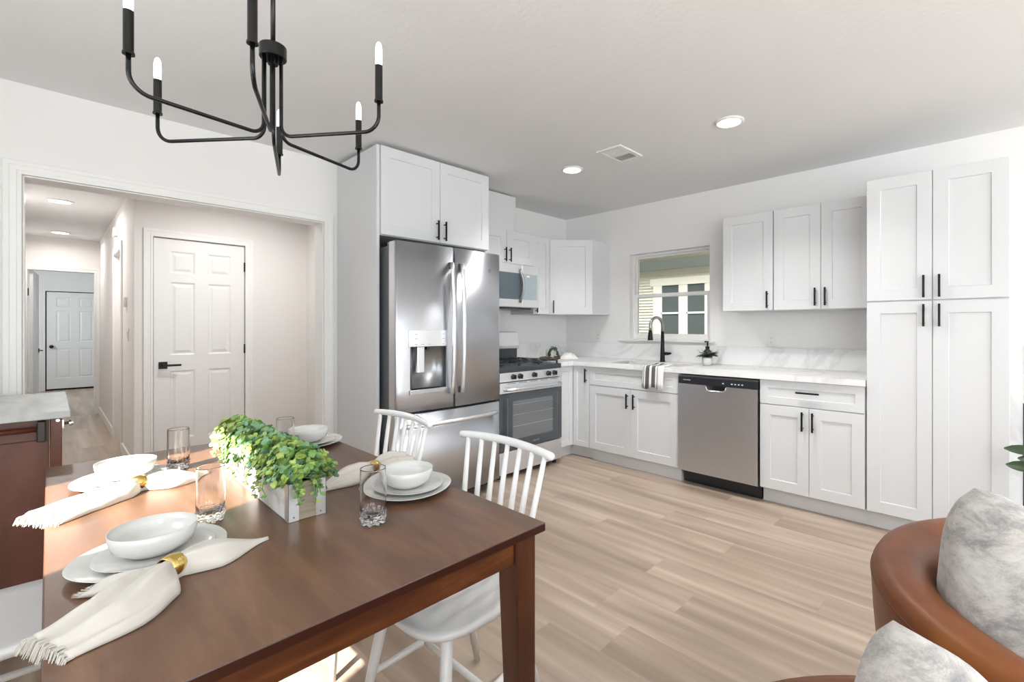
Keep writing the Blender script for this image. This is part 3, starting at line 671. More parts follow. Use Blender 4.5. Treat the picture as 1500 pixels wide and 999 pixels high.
for yc, dr in ((ym-.043, ld), (ym+.043, rd)):
    pts = []
    for i in range(19):
        u = i/18*2-1; pts.append((bowx(yc)+.030+.028*(1-abs(u)**2.2), yc, 1.235+u*.45))
    mb = MB(); mb.tube(pts, .0155, 12, flat=.8); h_ = build('handle', mb, STEELB, dr, smooth=True)
    mb = MB()
    for s in (-1, 1): mb.box((bowx(yc)-.004, yc-.012, 1.235+s*.43-.022), (bowx(yc)+.034, yc+.012, 1.235+s*.43+.022))
    build('handle_mount', mb, STEELD, h_, bevel=.003)
pts = []
for i in range(21):
    u = i/20*2-1; yy = (y0+y1)/2+u*.385; pts.append((bowx(yy)+.030+.022*(1-abs(u)**2), yy, .600))
h_ = arc_handle('handle', fd, pts, .0155)
mb = MB()
for s in (-1, 1): yy = (y0+y1)/2+s*.37; mb.box((bowx(yy)-.004, yy-.02, .59), (bowx(yy)+.035, yy+.02, .61))
build('handle_mount', mb, STEELD, h_, bevel=.003)
for s, par in ((y0+.05, ld), (y1-.05, rd)):
    mb = MB(); mb.box((.66, s-.035, 1.776), (.79, s+.035, 1.80)); build('hinge_cover', mb, GREYP, par, bevel=.004)
mb = MB(); yl, zl = -1.823, 1.664; xl = bowx(yl)
mb.rings([[(xl+.0012*c, yl+r*math.cos(q), zl+r*math.sin(q)) for q in [2*PI*k/24 for k in range(24)]] for r, c in ((.0135,0),(.0135,1),(.0115,1),(.0115,0))], cap=False)
T = Matrix.Translation((xl+.001, yl, zl)) @ Matrix.Rotation(PI/2, 4, 'Z') @ Matrix.Rotation(PI/2, 4, 'X')
tb = text_mb('GE', .014, T); me_ = bpy.data.meshes.new('x'); tb.bm.to_mesh(me_); mb.bm.from_mesh(me_); build('round_emblem', mb, GREYP, rd)

# ================================================================ range
t = thing('gas_range', 'stainless gas range with black cooktop and glass oven door', 'range', (.35, -1.24, 0))
a, b = -1.618, -.864; X = .655
mb = MB(); mb.box((.02, a, .03), (X, b, .895)); build('body', mb, GRAPH, t, bevel=.002)
for yy in (a+.04, b-.04):
    for xx in (.08, X-.02): mb = MB(); mb.lathe([(.018,0),(.018,.03)], (xx,yy,0), 12); build('leg', mb, BLKPL, t)
mb = MB(); mb.box((.02, a, .895), (X+.03, b, .912)); mb.box((X-.01, a, .870), (X+.032, b, .905)); build('cooktop', mb, GRAPH, t, bevel=.004)
mb = MB(); mb.box((X, a+.001, .795), (X+.042, b-.001, .868)); build('control_panel', mb, STEELP, t, bevel=.003)
for yy in (-1.475, -1.400, -1.232, -1.055, -.975):
    T = Matrix.Translation((X+.042, yy, .833)) @ Matrix.Rotation(PI/2, 4, 'Y')
    mb = MB(); mb.lathe([(.023,0),(.022,.008),(.0185,.010),(.017,.028),(.001,.029)], n=20, T=T); mb.box((-.018,-.0045,.02),(.018,.0045,.036), T); build('knob', mb, BLKPL, t)
mb = MB(); mb.box((X, a+.001, .232), (X+.04, b-.001, .700)); od = build('oven_door', mb, OVGL, t, bevel=.004)
mb = MB(); mb.box((X, a+.001, .701), (X+.043, b-.001, .788)); build('door_trim', mb, STEELP, od, bevel=.003)
mb = MB()
for k in range(5): yy = a+.08+k*.13; mb.box((X+.03, yy, .777), (X+.0437, yy+.09, .7805))
build('vent_slots', mb, DARK, od)
mb = MB(); xg = X+.0405; wy0, wy1, wz0, wz1 = -1.475, -.99, .315, .630
mb.box((X+.036, wy0, wz0), (xg, wy1, wz1)); build('oven_window', mb, mat('oven_window_glass', (.16,.17,.175), .1), od)
mb = MB(); 
for (p, q, r_, s_) in ((wy0-.06,wy0-.055,wz0-.06,wz1+.03),(wy1+.06,wy1+.066,wz0-.04,wz1+.03)): mb.box((X+.037, p, r_), (xg+.0006, q, s_))
build('inner_frame_line', mb, STEELD, od)
for zz in (.42, .515, .60):
    mb = MB(); mb.tube([(xg+.0003, wy0, zz), (xg+.0003, wy1, zz)], .0018, 6); build('oven_rack', mb, STEELP, od)
pts = [(X+.043, a+.05, .735), (X+.075, a+.055, .735), (X+.083, a+.09, .735)] + [(X+.085+.003*math.sin(PI*i/8), a+.09+(b-a-.18)*i/8, .735) for i in range(9)] + [(X+.083, b-.09, .735), (X+.075, b-.055, .735), (X+.043, b-.05, .735)]
mb = MB(); mb.tube(pts, .014, 12); build('handle', mb, STEELB, od, smooth=True)
T = Matrix.Translation((X+.041, -1.20, .268)) @ Matrix.Rotation(PI/2, 4, 'Z') @ Matrix.Rotation(PI/2, 4, 'X'); build('brand_lettering', text_mb('SAMSUNG', .018, T), STEELB, od)
mb = MB(); mb.box((X-.02, a+.002, .045), (X+.036, b-.002, .225)); build('storage_drawer', mb, STEELP, t, bevel=.004)
# grates
for (ya, yb) in ((a+.02, a+.255), (a+.262, b-.262), (b-.255, b-.02)):
    mb = MB(); z = .943
    for yy in (ya, yb, (ya+yb)/2): mb.box((.13, yy-.005, z-.008), (.655, yy+.005, z))
    for xx in (.13, .26, .39, .52, .65): mb.box((xx-.005, ya, z-.010), (xx+.005, yb, z-.002))
    for yy in (ya, yb):
        for xx in (.14, .39, .65): mb.box((xx-.006, yy-.006, .912), (xx+.006, yy+.006, z-.004))
    build('burner_grate', mb, IRON, t, bevel=.0015)
for (xx, yy, rr) in ((.25,a+.14,.04),(.52,a+.14,.048),(.25,b-.14,.035),(.52,b-.14,.045),(.39,(a+b)/2,.05)):
    mb = MB(); mb.lathe([(rr,.912),(rr,.922),(rr*.8,.93),(.001,.931)], (xx,yy,0), 20); build('burner', mb, IRON, t)
mb = MB(); mb.prism([(.02,a+.003),(.10,a+.003),(.10,b-.003),(.02,b-.003)], .912, 1.035); build('backguard_base', mb, GRAPH, t, bevel=.003)
mb = MB(); pr = [(.018,1.03),(.125,1.03),(.13,1.06),(.105,1.19),(.018,1.195)]
A_ = [mb.v((x,a+.002,z)) for x,z in pr]; B_ = [mb.v((x,b-.002,z)) for x,z in pr]; mb.f(A_); mb.f(B_[::-1])
for i in range(5): mb.f([A_[i],A_[(i+1)%5],B_[(i+1)%5],B_[i]])
build('backguard', mb, STEELB, t, bevel=.004)

# ================================================================ microwave
t = thing('microwave', 'stainless over-the-range microwave under the short wall cabinet', 'microwave', (.2, -1.25, 1.415))
a, b, yd = -1.628, -.870, -1.085
mb = MB(); mb.box((.01, a, 1.42), (.375, b, 1.818)); build('body', mb, STEELD, t, bevel=.002)
mb = MB(); mb.box((.02, a+.02, 1.408), (.36, b-.06, 1.42)); build('underside_vent', mb, BLKPL, t)
mb = MB(); mb.box((.375, a, 1.425), (.402, yd-.001, 1.815)); md = build('door', mb, STEELP, t, bevel=.003)
mb = MB(); mb.box((.39, a+.04, 1.495), (.4035, yd-.002, 1.735)); build('door_window', mb, MWGL, md)
mb = MB(); mb.box((.375, yd+.001, 1.425), (.402, b, 1.815)); cp_ = build('control_side', mb, STEELP, t, bevel=.003)
mb = MB(); mb.box((.39, yd+.006, 1.495), (.4035, b-.022, 1.735)); build('control_glass', mb, mat('control_glass', (.30,.36,.38), .08), cp_)
mb = MB(); mb.box((.4036, -1.03, 1.705), (.4042, -.99, 1.722)); build('clock_display', mb, WHPL, cp_)
pts = [(.40+.050*math.sin(PI*i/14), yd-.03, 1.470+.30*i/14) for i in range(15)]
mb = MB(); mb.tube(pts, [.016-.003*math.sin(PI*i/14) for i in range(15)], 12); build('handle', mb, STEELD, md, smooth=True)

# ================================================================ countertop items
t = thing('soap_dispenser', 'dark glass soap bottle with black pump behind the small potted plant', 'soap bottle', (1.745, -.13, .9148))
c = (1.745, -.13, 0)
mb = MB(); mb.lathe([(.001,.915),(.030,.915),(.036,.935),(.041,.985),(.040,1.01),(.030,1.035),(.017,1.048),(.014,1.055)], c, 20); build('bottle', mb, BLKPL, t, smooth=True)
mb = MB(); mb.lathe([(.017,1.05),(.017,1.072),(.007,1.075),(.007,1.118)], c, 14); mb.box((c[0]-.008,c[1]-.045,1.108),(c[0]+.008,c[1]+.008,1.12)); build('pump', mb, BLACK, t)
def sprig(mb, c, n, rad, hgt, l, wd, up=.5):
    for i in range(n):
        an = random.uniform(0, 2*PI); e = random.uniform(-.1, up); p = Vector(c) + Vector((math.cos(an)*rad*random.random(), math.sin(an)*rad*random.random(), random.uniform(0, hgt)))
        d = Vector((math.cos(an), math.sin(an), e)); mb.leaf(p, d, Vector((0,0,1)), l*random.uniform(.7,1.2), wd*random.uniform(.8,1.2), .15, 5)
t = thing('small_potted_plant', 'small white pot of dark green leaves on the counter right of the faucet', 'potted plant', (1.79, -.235, .9148))
c = (1.79, -.235)
mb = MB(); mb.lathe([(.001,.915),(.030,.915),(.042,.935),(.044,.975),(.040,.985),(.036,.975),(.001,.97)], (*c,0), 24); build('pot', mb, WHITE, t, smooth=True)
mb = MB(); sprig(mb, (*c, .985), 24, .02, .03, .082, .042, .6)
for an in (.2, 2.5, 5.6, 4.0): mb.tube([(*c,.98), (c[0]+.09*math.cos(an), c[1]+.09*math.sin(an), 1.05)], .0015, 5)
build('leaves', mb, G5, t, smooth=True)
t = thing('serving_tray', 'dark round wooden tray in the counter corner by the range', 'tray', (.30, -.53, .9148))
mb = MB(); mb.lathe([(.001,.915),(.10,.915),(.115,.922),(.115,.934),(.110,.934),(.105,.925),(.001,.924)], (.27,-.53,0), 28, sx=1.0, sy=1.3); build('board', mb, TRAY, t, smooth=True)
t = thing('wreathed_candle_jar', 'white jar ringed by a small green wreath standing on the dark tray', 'jar', (.26, -.53, .924))
mb = MB(); mb.lathe([(.001,.9255),(.040,.9255),(.045,.95),(.045,1.0),(.040,1.015),(.001,1.015)], (.25,-.54,0), 24); build('jar', mb, WHITE, t, smooth=True)
mb = MB()
for i in range(110):
    q = PI*(-.12+1.24*i/110); p = Vector((.298, -.54-.062*math.cos(q), .948+.078*math.sin(q))) + Vector([random.uniform(-.006,.006) for _ in range(3)])
    mb.leaf(p, Vector([random.uniform(-1,1) for _ in range(3)]), Vector((1,0,.3)), .022, .013, .3)
mb.tube([(.298, -.54-.062*math.cos(q), .948+.078*math.sin(q)) for q in [PI*(-.12+1.24*i/16) for i in range(17)]], .004, 6)
build('wreath', mb, G5, t)
def blob_cloth(name, c, sx, sy, h, m, label, cat, seed=1):
    random.seed(seed); mb = MB(); n, k = 26, 14; ph = [random.uniform(0,6) for _ in range(6)]
    rs = []
    for i in range(k+1):
        u = i/k; rr = math.sin(u*PI/2)**.8; ring = []
        for j in range(n):
            a = 2*PI*j/n; wv = 1+.12*math.sin(3*a+ph[0])+.06*math.sin(7*a+ph[1])
            z = h*(1-rr**2.2)*(1+.22*math.sin(4*a+9*u+ph[2]))+.004
            ring.append((c[0]+sx*rr*wv*math.cos(a)+.001*math.cos(a), c[1]+sy*rr*wv*math.sin(a)+.001*math.sin(a), c[2]+z*(1 if i < k else .3)))
        rs.append(ring)
    rs.append([(x,y,c[2]+.001) for x,y,z in rs[-1]]); mb.rings(rs)
    return tag(build(name, mb, m, smooth=True), label, cat)
blob_cloth('folded_cloth', (.40, -.42, .9148), .085, .115, .05, TWL, 'crumpled white kitchen cloth lying beside the wreathed jar', 'cloth', 3)
# towel over the sink edge
mb = MB(); uv = mb.bm.loops.layers.uv.new('UVMap')
prof = [(-.50,.930),(-.54,.922),(-.58,.9185),(-.62,.918),(-.648,.9175),(-.657,.912),(-.660,.90),(-.664,.86),(-.666,.82),(-.668,.78),(-.670,.735)]
nx = 40; grid = []
for k, (y, z) in enumerate(prof):
    r_ = []
    for i in range(nx+1):
        u = i/nx; fold = .004*math.sin(u*26)*(k/len(prof)+.25); sk = .012*(u-.5)*(k/10)
        r_.append(mb.v((1.425+u*.185+sk, y-abs(fold) if k > 4 else y, z+(abs(fold) if k <= 4 else 0)-(.01*math.sin(u*9) if k == len(prof)-1 else 0))))
    grid.append(r_)
for k in range(len(prof)-1):
    for i in range(nx):
        f = mb.f([grid[k][i], grid[k][i+1], grid[k+1][i+1], grid[k+1][i]])
        for lp, (uu, vv) in zip(f.loops, ((i,k),(i+1,k),(i+1,k+1),(i,k+1))): lp[uv].uv = (uu/nx, vv/10)
o = tag(build('dish_towel', mb, STRIPE, smooth=True), 'grey and white striped dish towel hanging over the front edge of the sink', 'towel')
sd = o.modifiers.new('s', 'SOLIDIFY'); sd.thickness = .003; sd.offset = 0
# outlets
def outlet(x, z, label):
    t = thing('wall_outlet', label, 'outlet', (x, 0, z-.06), 'white wall outlets above the counter')
    mb = MB(); mb.box((x-.036, -.005, z-.058), (x+.036, -.0005, z+.058)); build('cover_plate', mb, WHPL, t, bevel=.002)
    mb = MB(); mb.box((x-.017, -.008, z-.034), (x+.017, -.005, z+.034)); build('receptacle', mb, WHPL, t, bevel=.002)
    mb = MB()
    for s in (-1, 1): mb.box((x-.008,-.0085,z+s*.017-.004),(x-.006,-.0078,z+s*.017+.004)); mb.box((x+.006,-.0085,z+s*.017-.004),(x+.008,-.0078,z+s*.017+.004)); mb.box((x-.002,-.0085,z+s*.017-.012),(x+.002,-.0078,z+s*.017-.008))
    build('slots', mb, DARK, t)
outlet(2.231, 1.135, 'white wall outlet above the backsplash right of the window'); outlet(.466, 1.138, 'white wall outlet left of the window near the corner')

# ================================================================ fireplace wall right of pantry
t = thing('fireplace', 'black electric fireplace in a veined marble surround right of the pantry', 'fireplace', (4.4, -.03, 0))
mb = MB(); mb.box((3.622, -.03, .06), (3.682, -.001, 1.13)); mb.box((3.682,-.03,.78),(5.1,-.001,1.13)); mb.box((5.1,-.03,.06),(5.2,-.001,1.13)); mb.box((3.682,-.03,.06),(5.1,-.001,.12)); build('marble_surround', mb, MARB, t, bevel=.002)
mb = MB(); mb.box((3.682, -.035, .12), (5.1, -.002, .78)); build('firebox', mb, BLKPL, t, bevel=.003)
mb = MB(); mb.box((3.622, -.34, .0), (5.2, -.001, .06)); build('hearth', mb, mat('hearth_stone', (.55,.54,.5), .5), t, bevel=.003)

# ================================================================ kitchen cart
t = thing('kitchen_cart', 'brown wooden kitchen cart with grey marble top and towel rail', 'kitchen cart', (.5, -4.6, 0))
mb = MB(); mb.box((.10, -5.12, .885), (.90, -4.045, .912)); build('marble_top', mb, CARTM, t, bevel=.003)
for (xx, yy) in ((.841,-4.085),(.841,-5.08),(.165,-4.085),(.165,-5.08)):
    mb = MB(); mb.box((xx-.018, yy-.017, 0), (xx+.018, yy+.017, .885)); build('post', mb, CARTW, t, bevel=.003)
mb = MB(); mb.box((.815, -5.06, .10), (.838, -4.104, .80)); mb.box((.815,-5.06,.801),(.850,-4.104,.884)); mb.box((.185,-4.095,.10),(.815,-4.078,.884)); mb.box((.18,-5.05,.10),(.80,-5.03,.884)); mb.box((.13,-5.03,.1),(.15,-4.14,.884)); mb.box((.15,-5.03,.10),(.80,-4.12,.12)); build('body', mb, CARTW, t, bevel=.002)
BRK = mat('dark_bracket_metal', (.05,.045,.04), .35, .8)
for ya_, yb_ in ((-4.137,-4.112),(-5.04,-5.015)): mb = MB(); mb.box((.851, ya_, .800), (.900, yb_, .878)); build('rail_bracket', mb, BRK, t, bevel=.004)
mb = MB(); mb.tube([(.880, -5.014, .848), (.880, -4.138, .848)], .010, 12); build('towel_rail', mb, mat('copper_brown_rail', srgb(120,66,46), .3, .5), t, smooth=True)
mb = MB(); mb.box((.826,-4.068,.838),(.856,-4.063,.872)); mb.tube([(.841,-4.063,.855),(.841,-4.046,.855)], .006, 8); mb.lathe([(.001,-.006),(.011,-.006),(.012,0),(.011,.006),(.001,.006)], n=16, T=Matrix.Translation((.841,-4.042,.855)) @ Matrix.Rotation(PI/2, 4, 'X')); build('latch', mb, CHROME, t)
mb = MB(); mb.tube([(.8592,-4.080,.872),(.8612,-4.080,.872)], .006, 10); build('screw_cap', mb, CHROME, t)

# ================================================================ dining table
TX0, TX1, TY0, TY1, TZ = 1.143, 2.725, -4.113, -3.240, .75
t = thing('dining_table', 'dark walnut rectangular dining table set for four', 'table', ((TX0+TX1)/2, (TY0+TY1)/2, 0))
mb = MB(); mb.box((TX0, TY0, TZ-.022), (TX1, TY1, TZ)); o_ = build('tabletop', mb, [TABLE, TEDGE], t, bevel=.003, seg=2)
for p in o_.data.polygons: p.material_index = 0 if p.normal.z > .9 else 1
for (sx, sy) in ((1,1),(1,-1),(-1,1),(-1,-1)):
    ox = (TX1-.025) if sx > 0 else (TX0+.025); oy = (TY1-.012) if sy > 0 else (TY0+.012)
    mb = MB(); rs = []
    for z, q in ((0,.048),(.60,.066),(.728,.066)): rs.append([(ox,oy,z),(ox-sx*q,oy,z),(ox-sx*q,oy-sy*q,z),(ox,oy-sy*q,z)])
    mb.rings(rs); build('leg', mb, TLEG, t, bevel=.003)
for (p, q, m_) in (((TX1-.055, TY0+.079, .66), (TX1-.033, TY1-.079, .728), TLEGX), ((TX0+.033, TY0+.079, .66), (TX0+.055, TY1-.079, .728), TLEGX),
              ((TX0+.092, TY1-.045, .66), (TX1-.092, TY1-.023, .728), TLEG), ((TX0+.092, TY0+.023, .66), (TX1-.092, TY0+.045, .728), TLEG)):
    mb = MB(); mb.box(p, q); build('apron', mb, m_, t, bevel=.002)

# ================================================================ spindle chairs
def make_chair(label):
    t = thing('spindle_chair', label, 'chair', (0,0,0), 'white spindle-back dining chairs around the table')
    # seat, front toward -y
    mb = MB(); n = 44; rs = []
    def outline(a, k=1.0):
        c, s = math.cos(a), math.sin(a); e = 2/3.6
        x = .215*abs(c)**e*(1 if c > 0 else -1); y = .205*abs(s)**e*(1 if s > 0 else -1)
        x *= 1 - .12*(y/.205 if y > 0 else 0); return x*k, y*k
    A = [2*PI*i/n for i in range(n)]
    rs.append([(*outline(a, .90), .415) for a in A]); rs.append([(*outline(a, .97), .424) for a in A]); rs.append([(*outline(a, 1.0), .436) for a in A]); rs.append([(*outline(a, .985), .445) for a in A])
    for k, z in ((.93,.448),(.75,.442),(.5,.436),(.25,.433),(.02,.432)): rs.append([(*outline(a, k), z) for a in A])
    mb.rings(rs); build('seat', mb, CHAIRW, t, smooth=True)
    legs = [((-.14,-.125,.42),(-.19,-.20,0)),((.165,-.125,.42),(.215,-.17,0)),((-.12,.13,.42),(-.175,.25,0)),((.12,.13,.42),(.175,.25,0))]
    for a, b in legs:
        mb = MB(); mb.tube([Vector(a), Vector(a).lerp(Vector(b), .4), b], [.0165,.0165,.0115], 14); mb.bm.verts.ensure_lookup_table(); build('leg', mb, CHAIRW, t, smooth=True)
    pt = lambda i, f: Vector(legs[i][0]).lerp(Vector(legs[i][1]), f)
    m1, m2 = [], []
    for i, j in ((0,2),(1,3)):
        a, b = pt(i, .58), pt(j, .50); mb = MB(); mb.tube([a, a.lerp(b,.5), b], [.0095,.012,.0095], 10); build('stretcher', mb, CHAIRW, t, smooth=True); m1.append(a.lerp(b, .5))
    mb = MB(); mb.tube([m1[0], m1[0].lerp(m1[1], .5), m1[1]], [.009,.011,.009], 10); build('stretcher', mb, CHAIRW, t, smooth=True)
    # top rail
    rail = lambda u: Vector((u*.228, .218+.026*(1-u*u), .841+.006*(1-u*u)))
    us = [-1+2*i/20 for i in range(21)]
    path = [rail(u) for u in us]; rr = [.0125 + .0015*(1-u*u) for u in us]; rr[0] = .007; rr[-1] = .007; path[0] = rail(-1.03); path[-1] = rail(1.03)
    path.insert(1, rail(-1.01)); path.insert(-1, rail(1.01)); rr.insert(1, .012); rr.insert(-1, .012)
    mb = MB(); mb.tube(path, rr, 14); build('top_rail', mb, CHAIRW, t, smooth=True)
    for i in range(7):
        u = (i-3)/3; top = rail(u*.86); bot = Vector((u*.150, .150+.022*(1-u*u), .440))
        mb = MB(); mb.tube([bot, bot.lerp(top,.35), top], [.0092,.0104,.0080], 10); build('spindle', mb, CHAIRW, t, smooth=True)
    return t
ch = make_chair('white spindle-back chair nearest the table corner with dishes in front')
ch.location = (2.325, -3.250, 0)
dup(ch, (1.652, -3.25, 0), 0, 'white spindle-back chair standing farther back in front of the refrigerator')
dup(ch, (1.570, -4.215, 0), PI, 'white spindle-back chair at the left side of the table beside the cart')

# ================================================================ table settings
def plate_mb(c, r, z, h, sx=1, sy=1, rz=0):
    mb = MB(); pr = [(.001,0),(r*.55,0),(r*.60,.002),(r*.90,h*.55),(r*.985,h*.93),(r,h),(r*.985,h*1.04),(r*.93,h*.80),(r*.62,.0065),(.001,.005)]
    n = 64; rs = []
    for q, zz in pr:
        ring = []
        for j in range(n):
            a = 2*PI*j/n; k = 1 + .028*math.cos(3*(a-rz)); ring.append((c[0]+q*k*sx*math.cos(a), c[1]+q*k*sy*math.sin(a), z+zz))
        rs.append(ring)
    return mb.rings(rs)
def bowl_mb(c, r, z, h):
    mb = MB(); pr = [(.001,0),(r*.56,0),(r*.64,.004),(r*.90,h*.34),(r*.985,h*.72),(r,h),(r*.982,h*1.01),(r*.955,h*.72),(r*.87,h*.36),(r*.60,.011),(.001,.008)]
    return mb.lathe(pr, (c[0],c[1],z), 56)
settings = [((2.240,-3.950), 'nearest the camera on the left side of the table', .5), ((1.545,-3.935), 'at the far left end of the table by the cart', 1.4),
            ((2.258,-3.358), 'at the right near corner of the table by the chairs', 5.9), ((1.462,-3.352), 'at the far right behind the plant box', 2.)]
for (x, y), where, rz in settings:
    tag(build('dinner_plate', plate_mb((x,y), .134, TZ+.0006, .016, rz=rz), WHITE, smooth=True), 'large white dinner plate ' + where, 'plate', 'white dinner plates')
    tag(build('salad_plate', plate_mb((x+.006,y+.004), .102, TZ+.0085, .013, rz=rz+.4), WHITE, smooth=True), 'smaller white plate ' + where, 'plate', 'white salad plates')
    tag(build('bowl', bowl_mb((x+.002,y), .076, TZ+.0155, .052), WHITE, smooth=True), 'white round bowl ' + where, 'bowl', 'white bowls')
def tumbler(x, y, label, first=[None]):
    if first[0] is None:
        t = thing('drinking_glass', label, 'glass', (0,0,0), 'clear bubble-base tumblers')
        r, h = .031, .140
        mb = MB(); mb.lathe([(.001,.004),(r*.70,.004),(r*.93,.010),(r*.99,.03),(r*1.02,.05),(r*1.02,.07),(r*1.01,.10),(r*.992,h-.003),(r*.99,h-.0015),(r*.982,h),(r*.963,h),(r*.955,h-.0015),(r*.953,h-.003),(r*.965,.10),(r*.975,.07),(r*.97,.05),(r*.93,.036),(r*.75,.026),(.001,.023)], n=40); build('tumbler_body', mb, GLASS, t, smooth=True)
        mb = MB()
        for k, (rr, zz, nb, br) in enumerate(((r*.78,.0065,8,.0062),(r*.90,.018,11,.0052),(r*.93,.0285,12,.0045))):
            for i in range(nb): a = 2*PI*(i+.5*k)/nb; mb.ball((rr*math.cos(a), rr*math.sin(a), zz), br, 8, 6)
        build('bubble_base', mb, GLASS, t, smooth=True)
        first[0] = t; t.location = (x, y, TZ+.0006); return t
    return dup(first[0], (x, y, TZ+.0006), random.random()*6, label)
tumbler(2.418, -3.545, 'clear tumbler in front of the right near plate setting')
tumbler(2.105, -3.822, 'clear tumbler behind the nearest left bowl, beside the napkin')
tumbler(1.500, -3.795, 'clear tumbler at the far left end of the table')
tumbler(1.565, -3.475, 'clear tumbler half hidden behind the green plants')

# napkins with rings: path from fringe end to leaf end
def napkin(pts, widths, heights, label, ringlabel, ringat, seed, drop=0, flap=None):
    random.seed(seed); ph = [random.uniform(0,6) for _ in range(5)]; mb = MB()
    K = 46; n = 40; P_ = [Vector((x,y,0)) for x,y in pts]
    def interp(arr, u):
        f = u*(len(arr)-1); i = min(int(f), len(arr)-2); s = f-i; s = s*s*(3-2*s); return arr[i]*(1-s)+arr[i+1]*s
    def cen(u):
        f = u*(len(P_)-1); i = min(int(f), len(P_)-2); s = f-i; return P_[i].lerp(P_[i+1], s)
    rs = []; ends = None
    for k in range(K+1):
        u = k/K; c = cen(u); tg = (cen(min(u+.03,1))-cen(max(u-.03,0))).normalized(); sd = Vector((-tg.y, tg.x, 0))
        wd, h = interp(widths, u), interp(heights, u); ring = []
        dr = abs((c - cen(ringat)).length); wd = min(wd, .0165 + max(0, dr-.015)*2.4); h = min(h, .039)
        open_ = max(0, 1-u/.45)
        for j in range(n):
            a = 2*PI*j/n; s = math.cos(a); zz = max(math.sin(a), -.05)
            fold = 1 + min(1, dr/.05)*(.42*open_*math.sin(8*s+ph[0]+2*u) + .20*math.sin(5*s+ph[1]) + .14*math.sin(12*s+ph[2]+3*u))
            sh = .05*open_*math.sin(5*s+ph[3])
            z = TZ + .0015 + h*abs(zz)**.8*fold if zz > 0 else TZ + .0012
            p = c + sd*wd*s + tg*wd*sh*.4
            ring.append(Vector((p.x, p.y, z)))
        rs.append(ring)
    mb.rings(rs); 
    t = thing('napkin', label, 'napkin', (rs[K//2][0].x, rs[K//2][0].y, TZ+.001), 'cream fringed napkins in gold rings')
    build('cloth', mb, LINEN, t, smooth=True)
    mb = MB(); c = cen(0); tg = (cen(0)-cen(.05)).normalized(); sd = Vector((-tg.y, tg.x, 0)); wd = widths[0]
    for i in range(130):
        s = -1+2*i/129; h = interp(heights, 0)*math.sqrt(max(1-s*s, 0))
        p = c + sd*wd*s; z = TZ+.002 + h*random.uniform(.3, 1.0); L_ = random.uniform(.008,.018); side = random.uniform(-.3,.3)
        q = p + (tg + sd*(side+s*.5)).normalized()*L_
        mb.tube([(p.x-tg.x*.005,p.y-tg.y*.005,z), ((p.x+q.x)/2,(p.y+q.y)/2,z+.001), (q.x,q.y,max(z-.006-drop, TZ-.01 if drop else TZ+.002))], [.0010,.0009,.0005], 5)
    build('fringe', mb, LINEN, t)
    if flap:
        fm = MB(); (ax, ay), (bx_, by_) = flap; A = Vector((ax,ay,0)); B = Vector((bx_,by_,0)); tg = (B-A).normalized(); sd = Vector((-tg.y,tg.x,0)); rs3 = []
        for k in range(13):
            u = k/12; c_ = A.lerp(B, u); wd = .018+.020*u; h = .030*(1-u)**.7+.007
            rs3.append([c_ + sd*wd*math.cos(a)*(1+.08*math.sin(4*a)) + Vector((0,0,TZ+.002+max(math.sin(a),0)**.8*h*(1+.3*u*math.sin(6*math.cos(a)+1)))) for a in [2*PI*j/28 for j in range(28)]])
        fm.rings(rs3); build('folded_corner', fm, LINEN, t, smooth=True); fm = MB()
        for i in range(70):
            s = -1+2*i/69; p = B + sd*.038*s; z = TZ+.003+random.uniform(0,.006); q = p+(tg+sd*random.uniform(-.3,.3)).normalized()*random.uniform(.007,.013)
            fm.tube([(p.x-tg.x*.004,p.y-tg.y*.004,z),(q.x,q.y,z-.001)], [.0009,.0005], 4)
        build('fringe', fm, LINEN, t)
    c = cen(ringat); tg = (cen(ringat+.03)-cen(ringat-.03)).normalized(); sd = Vector((-tg.y, tg.x, 0))
    wd, h = interp(widths, ringat), interp(heights, ringat)
    mb = MB(); rs2 = []
    rad = .0195
    for dl, ex in ((-.016,.0),( -.015,.0012),(-.008,.0028),(0,.0034),(.008,.0028),(.015,.0012),(.016,0),(.015,-.0010),(0,.0016),(-.015,-.0010)):
        rs2.append([c + tg*dl + sd*(rad+ex)*math.cos(a) + Vector((0,0,TZ+.0235+(rad+ex)*.98*math.sin(a))) for a in [2*PI*j/28 for j in range(28)]])
    mb.rings(rs2, loop=True, cap=False)
    tag(build('napkin_ring', mb, GOLD, smooth=True), ringlabel, 'napkin ring', 'hammered gold napkin rings')
napkin([(2.500,-4.105),(2.47,-4.03),(2.42,-3.985),(2.372,-3.938),(2.345,-3.87),(2.325,-3.755)], [.058,.066,.060,.0175,.052,.004], [.012,.028,.040,.040,.036,.006],
       'cream fringed napkin nearest the camera beside the near left plates', 'gold ring around the napkin nearest the camera', .6, 11, .012, ((2.385,-3.985),(2.318,-4.040)))
napkin([(1.800,-4.12),(1.755,-4.04),(1.715,-3.97),(1.678,-3.915),(1.685,-3.84),(1.675,-3.745)], [.070,.055,.045,.0175,.045,.008], [.018,.028,.034,.040,.036,.010],
       'cream fringed napkin behind the near left bowl, at the left table edge', 'gold ring around the napkin behind the near left bowl', .6, 5, .012)
napkin([(1.980,-3.200),(1.985,-3.265),(2.01,-3.31),(2.040,-3.355),(2.06,-3.44),(2.09,-3.56)], [.070,.055,.04,.0175,.048,.012], [.022,.034,.038,.040,.038,.012],
       'cream fringed napkin between the plant box and the right near plates', 'gold ring around the napkin right of the plant box', .6, 9, .004)

